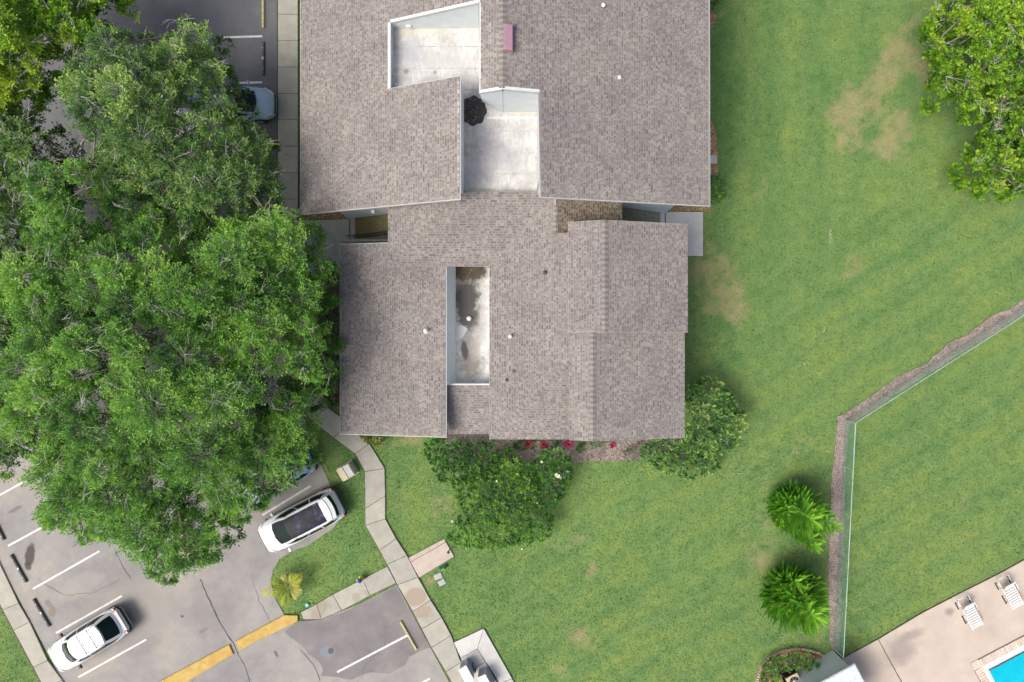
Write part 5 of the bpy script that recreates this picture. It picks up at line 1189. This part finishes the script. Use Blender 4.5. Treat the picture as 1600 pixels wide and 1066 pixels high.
# hydrant
x, y, _ = P(565, 903); t = thing('fire_hydrant', 'small yellow fire hydrant with blue bonnet at the walk edge', 'hydrant', (x, y, 0))
MB().lathe((x, y, 0), [(.15, 0), (.15, .05), (.10, .06), (.10, .42), (.13, .44), (.13, .48)], 14).build('barrel', M_HYD, t, True)
MB().lathe((x, y, .48), [(.13, 0), (.125, .05), (.09, .12), (.03, .15), (.03, .19), (.0, .19)], 14).build('bonnet', M_BLUE, t, True)
for a in (100, 190, 345): 
    a = R(a); MB().tube([(x, y, .34), (x + .21 * math.cos(a), y + .21 * math.sin(a), .34)], .055, 10).build('nozzle', M_HYD, t)
x, y, _ = P(480, 945); t = thing('valve_cover', 'small square teal valve cover on the grass tip', 'cover', (x, y, 0)); MB().box((x, y, .04), (.22, .22, .07), .6, taper=.9).build('cap', M_TEAL, t); MB().box((x, y, .08), (.06, .06, .01), .6).build('lock', M_WHITE, t)
x, y, _ = P(693, 886); t = thing('service_pedestal', 'bright green service pedestal at the edge of the pinkish pad', 'utility box', (x, y, 0), rz=R(30))
MB().box((0, 0, .22), (.40, .16, .44), taper=.55).build('case', M_GREEN, t, local=True); MB().box((0, 0, .45), (.20, .08, .03)).build('cap', M_GREEN, t, local=True); MB().box((.0, .0, .015), (.52, .22, .03)).build('base', M_TRIM, t, local=True)
x, y, _ = P(702, 859); t = thing('hose_bib', 'black iron standpipe at the far corner of the pinkish pad', 'standpipe', (x, y, 0)); MB().tube([(x, y, 0), (x, y, .5), (x - .06, y + .05, .6)], .035, 8).build('pipe', M_METAL_D, t); MB().lathe((x, y, .5), [(.07, 0), (.07, .04), (.02, .06)], 10).build('handwheel', M_METAL_D, t)
for (px, py, a, w_, lab) in ((684.5, 900.5, 20, .38, 'rounded grey meter box lid nearest the pinkish pad'), (690.5, 910, 28, .34, 'square grey meter box lid south of the rounded one')):
    x, y, _ = P(px, py); t = thing('meter_box', lab, 'meter box', (x, y, 0), 'meter box lids in the grass', R(a)); MB().box((0, 0, .02), (w_ + .06, .30, .05)).build('rim', M_CONC_G, t, local=True); MB().box((0, 0, .052), (w_, .25, .02), taper=.94).build('lid', M_CONC_G, t, local=True)
# storm drain lid
x, y, _ = P(517, 1017); t = thing('manhole', 'small round drain lid inside a bluish stain on dark asphalt', 'manhole cover', (x, y, 0)); MB().lathe((x, y, .015), [(.16, 0), (.16, .02), (.12, .025)], 18).build('lid', M_STOP, t)
# ring planter
arc = [(1181, 1072), (1184, 1055), (1190, 1040), (1200, 1028), (1213, 1020), (1228, 1015), (1245, 1013), (1262, 1015), (1278, 1020), (1292, 1027), (1303, 1035)]
pl = MB().prism(rough_poly(G([(1186, 1080), (1188, 1055), (1194, 1040), (1204, 1029), (1228, 1018), (1245, 1016), (1278, 1024), (1301, 1036), (1252, 1064), (1230, 1090)]), .03, .2), -.05, .06).build('planter_bed', M_LEAFL, kind='structure')
HARD.append(G([(1181, 1080), (1184, 1055), (1190, 1040), (1213, 1020), (1245, 1013), (1278, 1020), (1303, 1035), (1252, 1064), (1230, 1090)]))
ring_t = thing('stone_edging', 'curved edging of small tan stones round the planter', 'edging', (*P2(1240, 1030), 0))
pts = [Vector(p) for p in G(arc)]; stone = MB().box((0, 0, .06), (.125, .17, .14), taper=.85).mesh('stone', M_STONE)
acc = 0
for a, b in zip(pts[:-1], pts[1:]):
    L = (b - a).length; d = (b - a).normalized(); s_ = acc
    while s_ < L:
        p = a + d * s_; o = bpy.data.objects.new('stone', stone); COL.objects.link(o); o.parent = ring_t; org = ORG[ring_t.name]
        o.location = (p.x - org.x + random.uniform(-.01, .01), p.y - org.y + random.uniform(-.01, .01), random.uniform(-.02, .01)); o.rotation_euler = (random.uniform(-.06, .06), 0, math.atan2(d.y, d.x) + random.uniform(-.12, .12)); s_ += .142
    acc = s_ - L
# condenser
c0 = P(1237, 1060, .45); t = thing('air_conditioner', 'beige square condenser with round fan in the planter', 'air conditioner', (c0[0], c0[1], 0), rz=R(28))
MB().box((0, 0, .42), (.66, .66, .72)).build('case', M_METAL_D, t, local=True); MB().box((0, 0, .80), (.72, .72, .05), taper=.96).build('top_panel', M_TAN, t, local=True); MB().box((0, 0, .03), (.85, .85, .06)).build('pad', M_CONC_G, t, local=True)
MB().lathe((0, 0, .826), [(.27, 0), (.27, .02), (.22, .02), (.22, .005)], 24).build('fan_ring', M_METAL_D, t, local=True); MB().lathe((0, 0, .83), [(.10, 0), (.10, .04), (.04, .06)], 16).build('fan_hub', M_TAN, t, local=True)
for k in range(8): a = k * math.pi / 4; MB().tube([(.1 * math.cos(a), .1 * math.sin(a), .848), (.26 * math.cos(a), .26 * math.sin(a), .848)], .008, 4).build('guard_wire', M_GREYST, t, local=True)
# pump house beside the pool deck
zt = 2.3; A0 = Vector(P2(1336, 1037, zt)); U0 = (Vector(P2(1282, 1066, zt)) - A0).normalized(); V0 = (Vector(P2(1354, 1066, zt)) - A0).normalized(); V0 = Vector((-U0.y, U0.x)) if Vector((-U0.y, U0.x)).dot(V0) > 0 else Vector((U0.y, -U0.x))
ph = thing('pump_house', 'small hut with chalky pale blue flat roof at the deck corner', 'hut', (A0.x, A0.y, 0))
rq = [tuple(A0), tuple(A0 + U0 * 3.4), tuple(A0 + U0 * 3.4 + V0 * 3), tuple(A0 + V0 * 3)]
MB().prism(offset_poly(rq, -.25), 0, zt - .12).build('wall', M_WALL, ph); MB().prism(rq, zt - .12, zt - .01).build('fascia', M_GREYST, ph); MB().prism(offset_poly(rq, -.04), zt - .01, zt + .03, .02).build('roof', M_SHEDROOF, ph)
HARD.append(rq)
for pts in ([(1302, 1036), (1313, 1047), (1270, 1072), (1256, 1064)], ):
    MB().prism(G(pts), 0, .11, .01).build('apron_slab', M_CONC_G, label='grey concrete apron strip between planter and hut', cat='paving slab')
    HARD.append(G(pts))
# white scraps on the lawn
for (px, py, a) in ((1240, 707, .2), (1165, 823, .6), (1255, 570, .5), (1152, 740, .1), (1297, 365, 1.5), (1288, 515, 1.4), (1298, 375, 1.5)):
    x, y, _ = P(px, py); mb = MB()
    for k in range(16):
        f = random.gauss(0, .16); g = random.gauss(0, .035); mb.box((x + f * math.cos(a) - g * math.sin(a), y + f * math.sin(a) + g * math.cos(a), .05), (.035, .02, .02), random.uniform(0, 3), taper=.6)
    mb.build('dry_debris', L_FLOWER, label='thin scatter of pale dry clippings on the lawn', kind='stuff')

# ------------------------------------------------------------------ grass blades (every surface edge gets them too)
N = 330000
gx = rng.uniform(-29.5, 29.5, N); gy = rng.uniform(-20, 20, N)
ok = np.ones(N, bool)
for h_ in HARD + BEDS: ok &= ~inside(gx, gy, h_)
bl = [(-9.0, 6.9), (8.5, 7.1), (8.5, 26), (-9.0, 26)]; ok &= ~inside(gx, gy, bl); bl = [(-7.85, -4.2), (7.75, -4.2), (7.75, 4.9), (-7.85, 4.9)]; ok &= ~inside(gx, gy, bl)
ok &= ~((gx > -7.8) & (gx < 7.6) & (gy > 4.6) & (gy < 7.2))
gx, gy = gx[ok], gy[ok]; n = len(gx); b_, l_ = lawn_fields(gx, gy)
a = rng.uniform(0, 2 * math.pi, n); lean = rng.uniform(.3, 1.5, n); h = rng.uniform(.025, .07, n) * (1 - .35 * b_); wd = rng.uniform(.012, .03, n)
base = np.stack([gx, gy, np.full(n, -.01)], 1); d = np.stack([np.cos(a), np.sin(a), np.zeros(n)], 1); s_ = np.stack([-np.sin(a), np.cos(a), np.zeros(n)], 1)
v0 = base - s_ * wd[:, None]; v1 = base + s_ * wd[:, None]; v2 = base + d * (h * lean)[:, None] + np.array([0, 0, 1.]) * h[:, None]
V = np.stack([v0, v1, v2], 1).reshape(-1, 3); F = np.arange(len(V)).reshape(-1, 3)
tone = np.clip(.50 + rng.normal(0, .21, n), 0, 1)
link('grass', np_mesh('grass', V, F, M_BLADE, {'brown': ('FACE', b_), 'lush_shade': ('FACE', l_), 'tone': ('FACE', tone)}), kind='stuff', label='short mown lawn grass around the blocks')
print('blades', n)
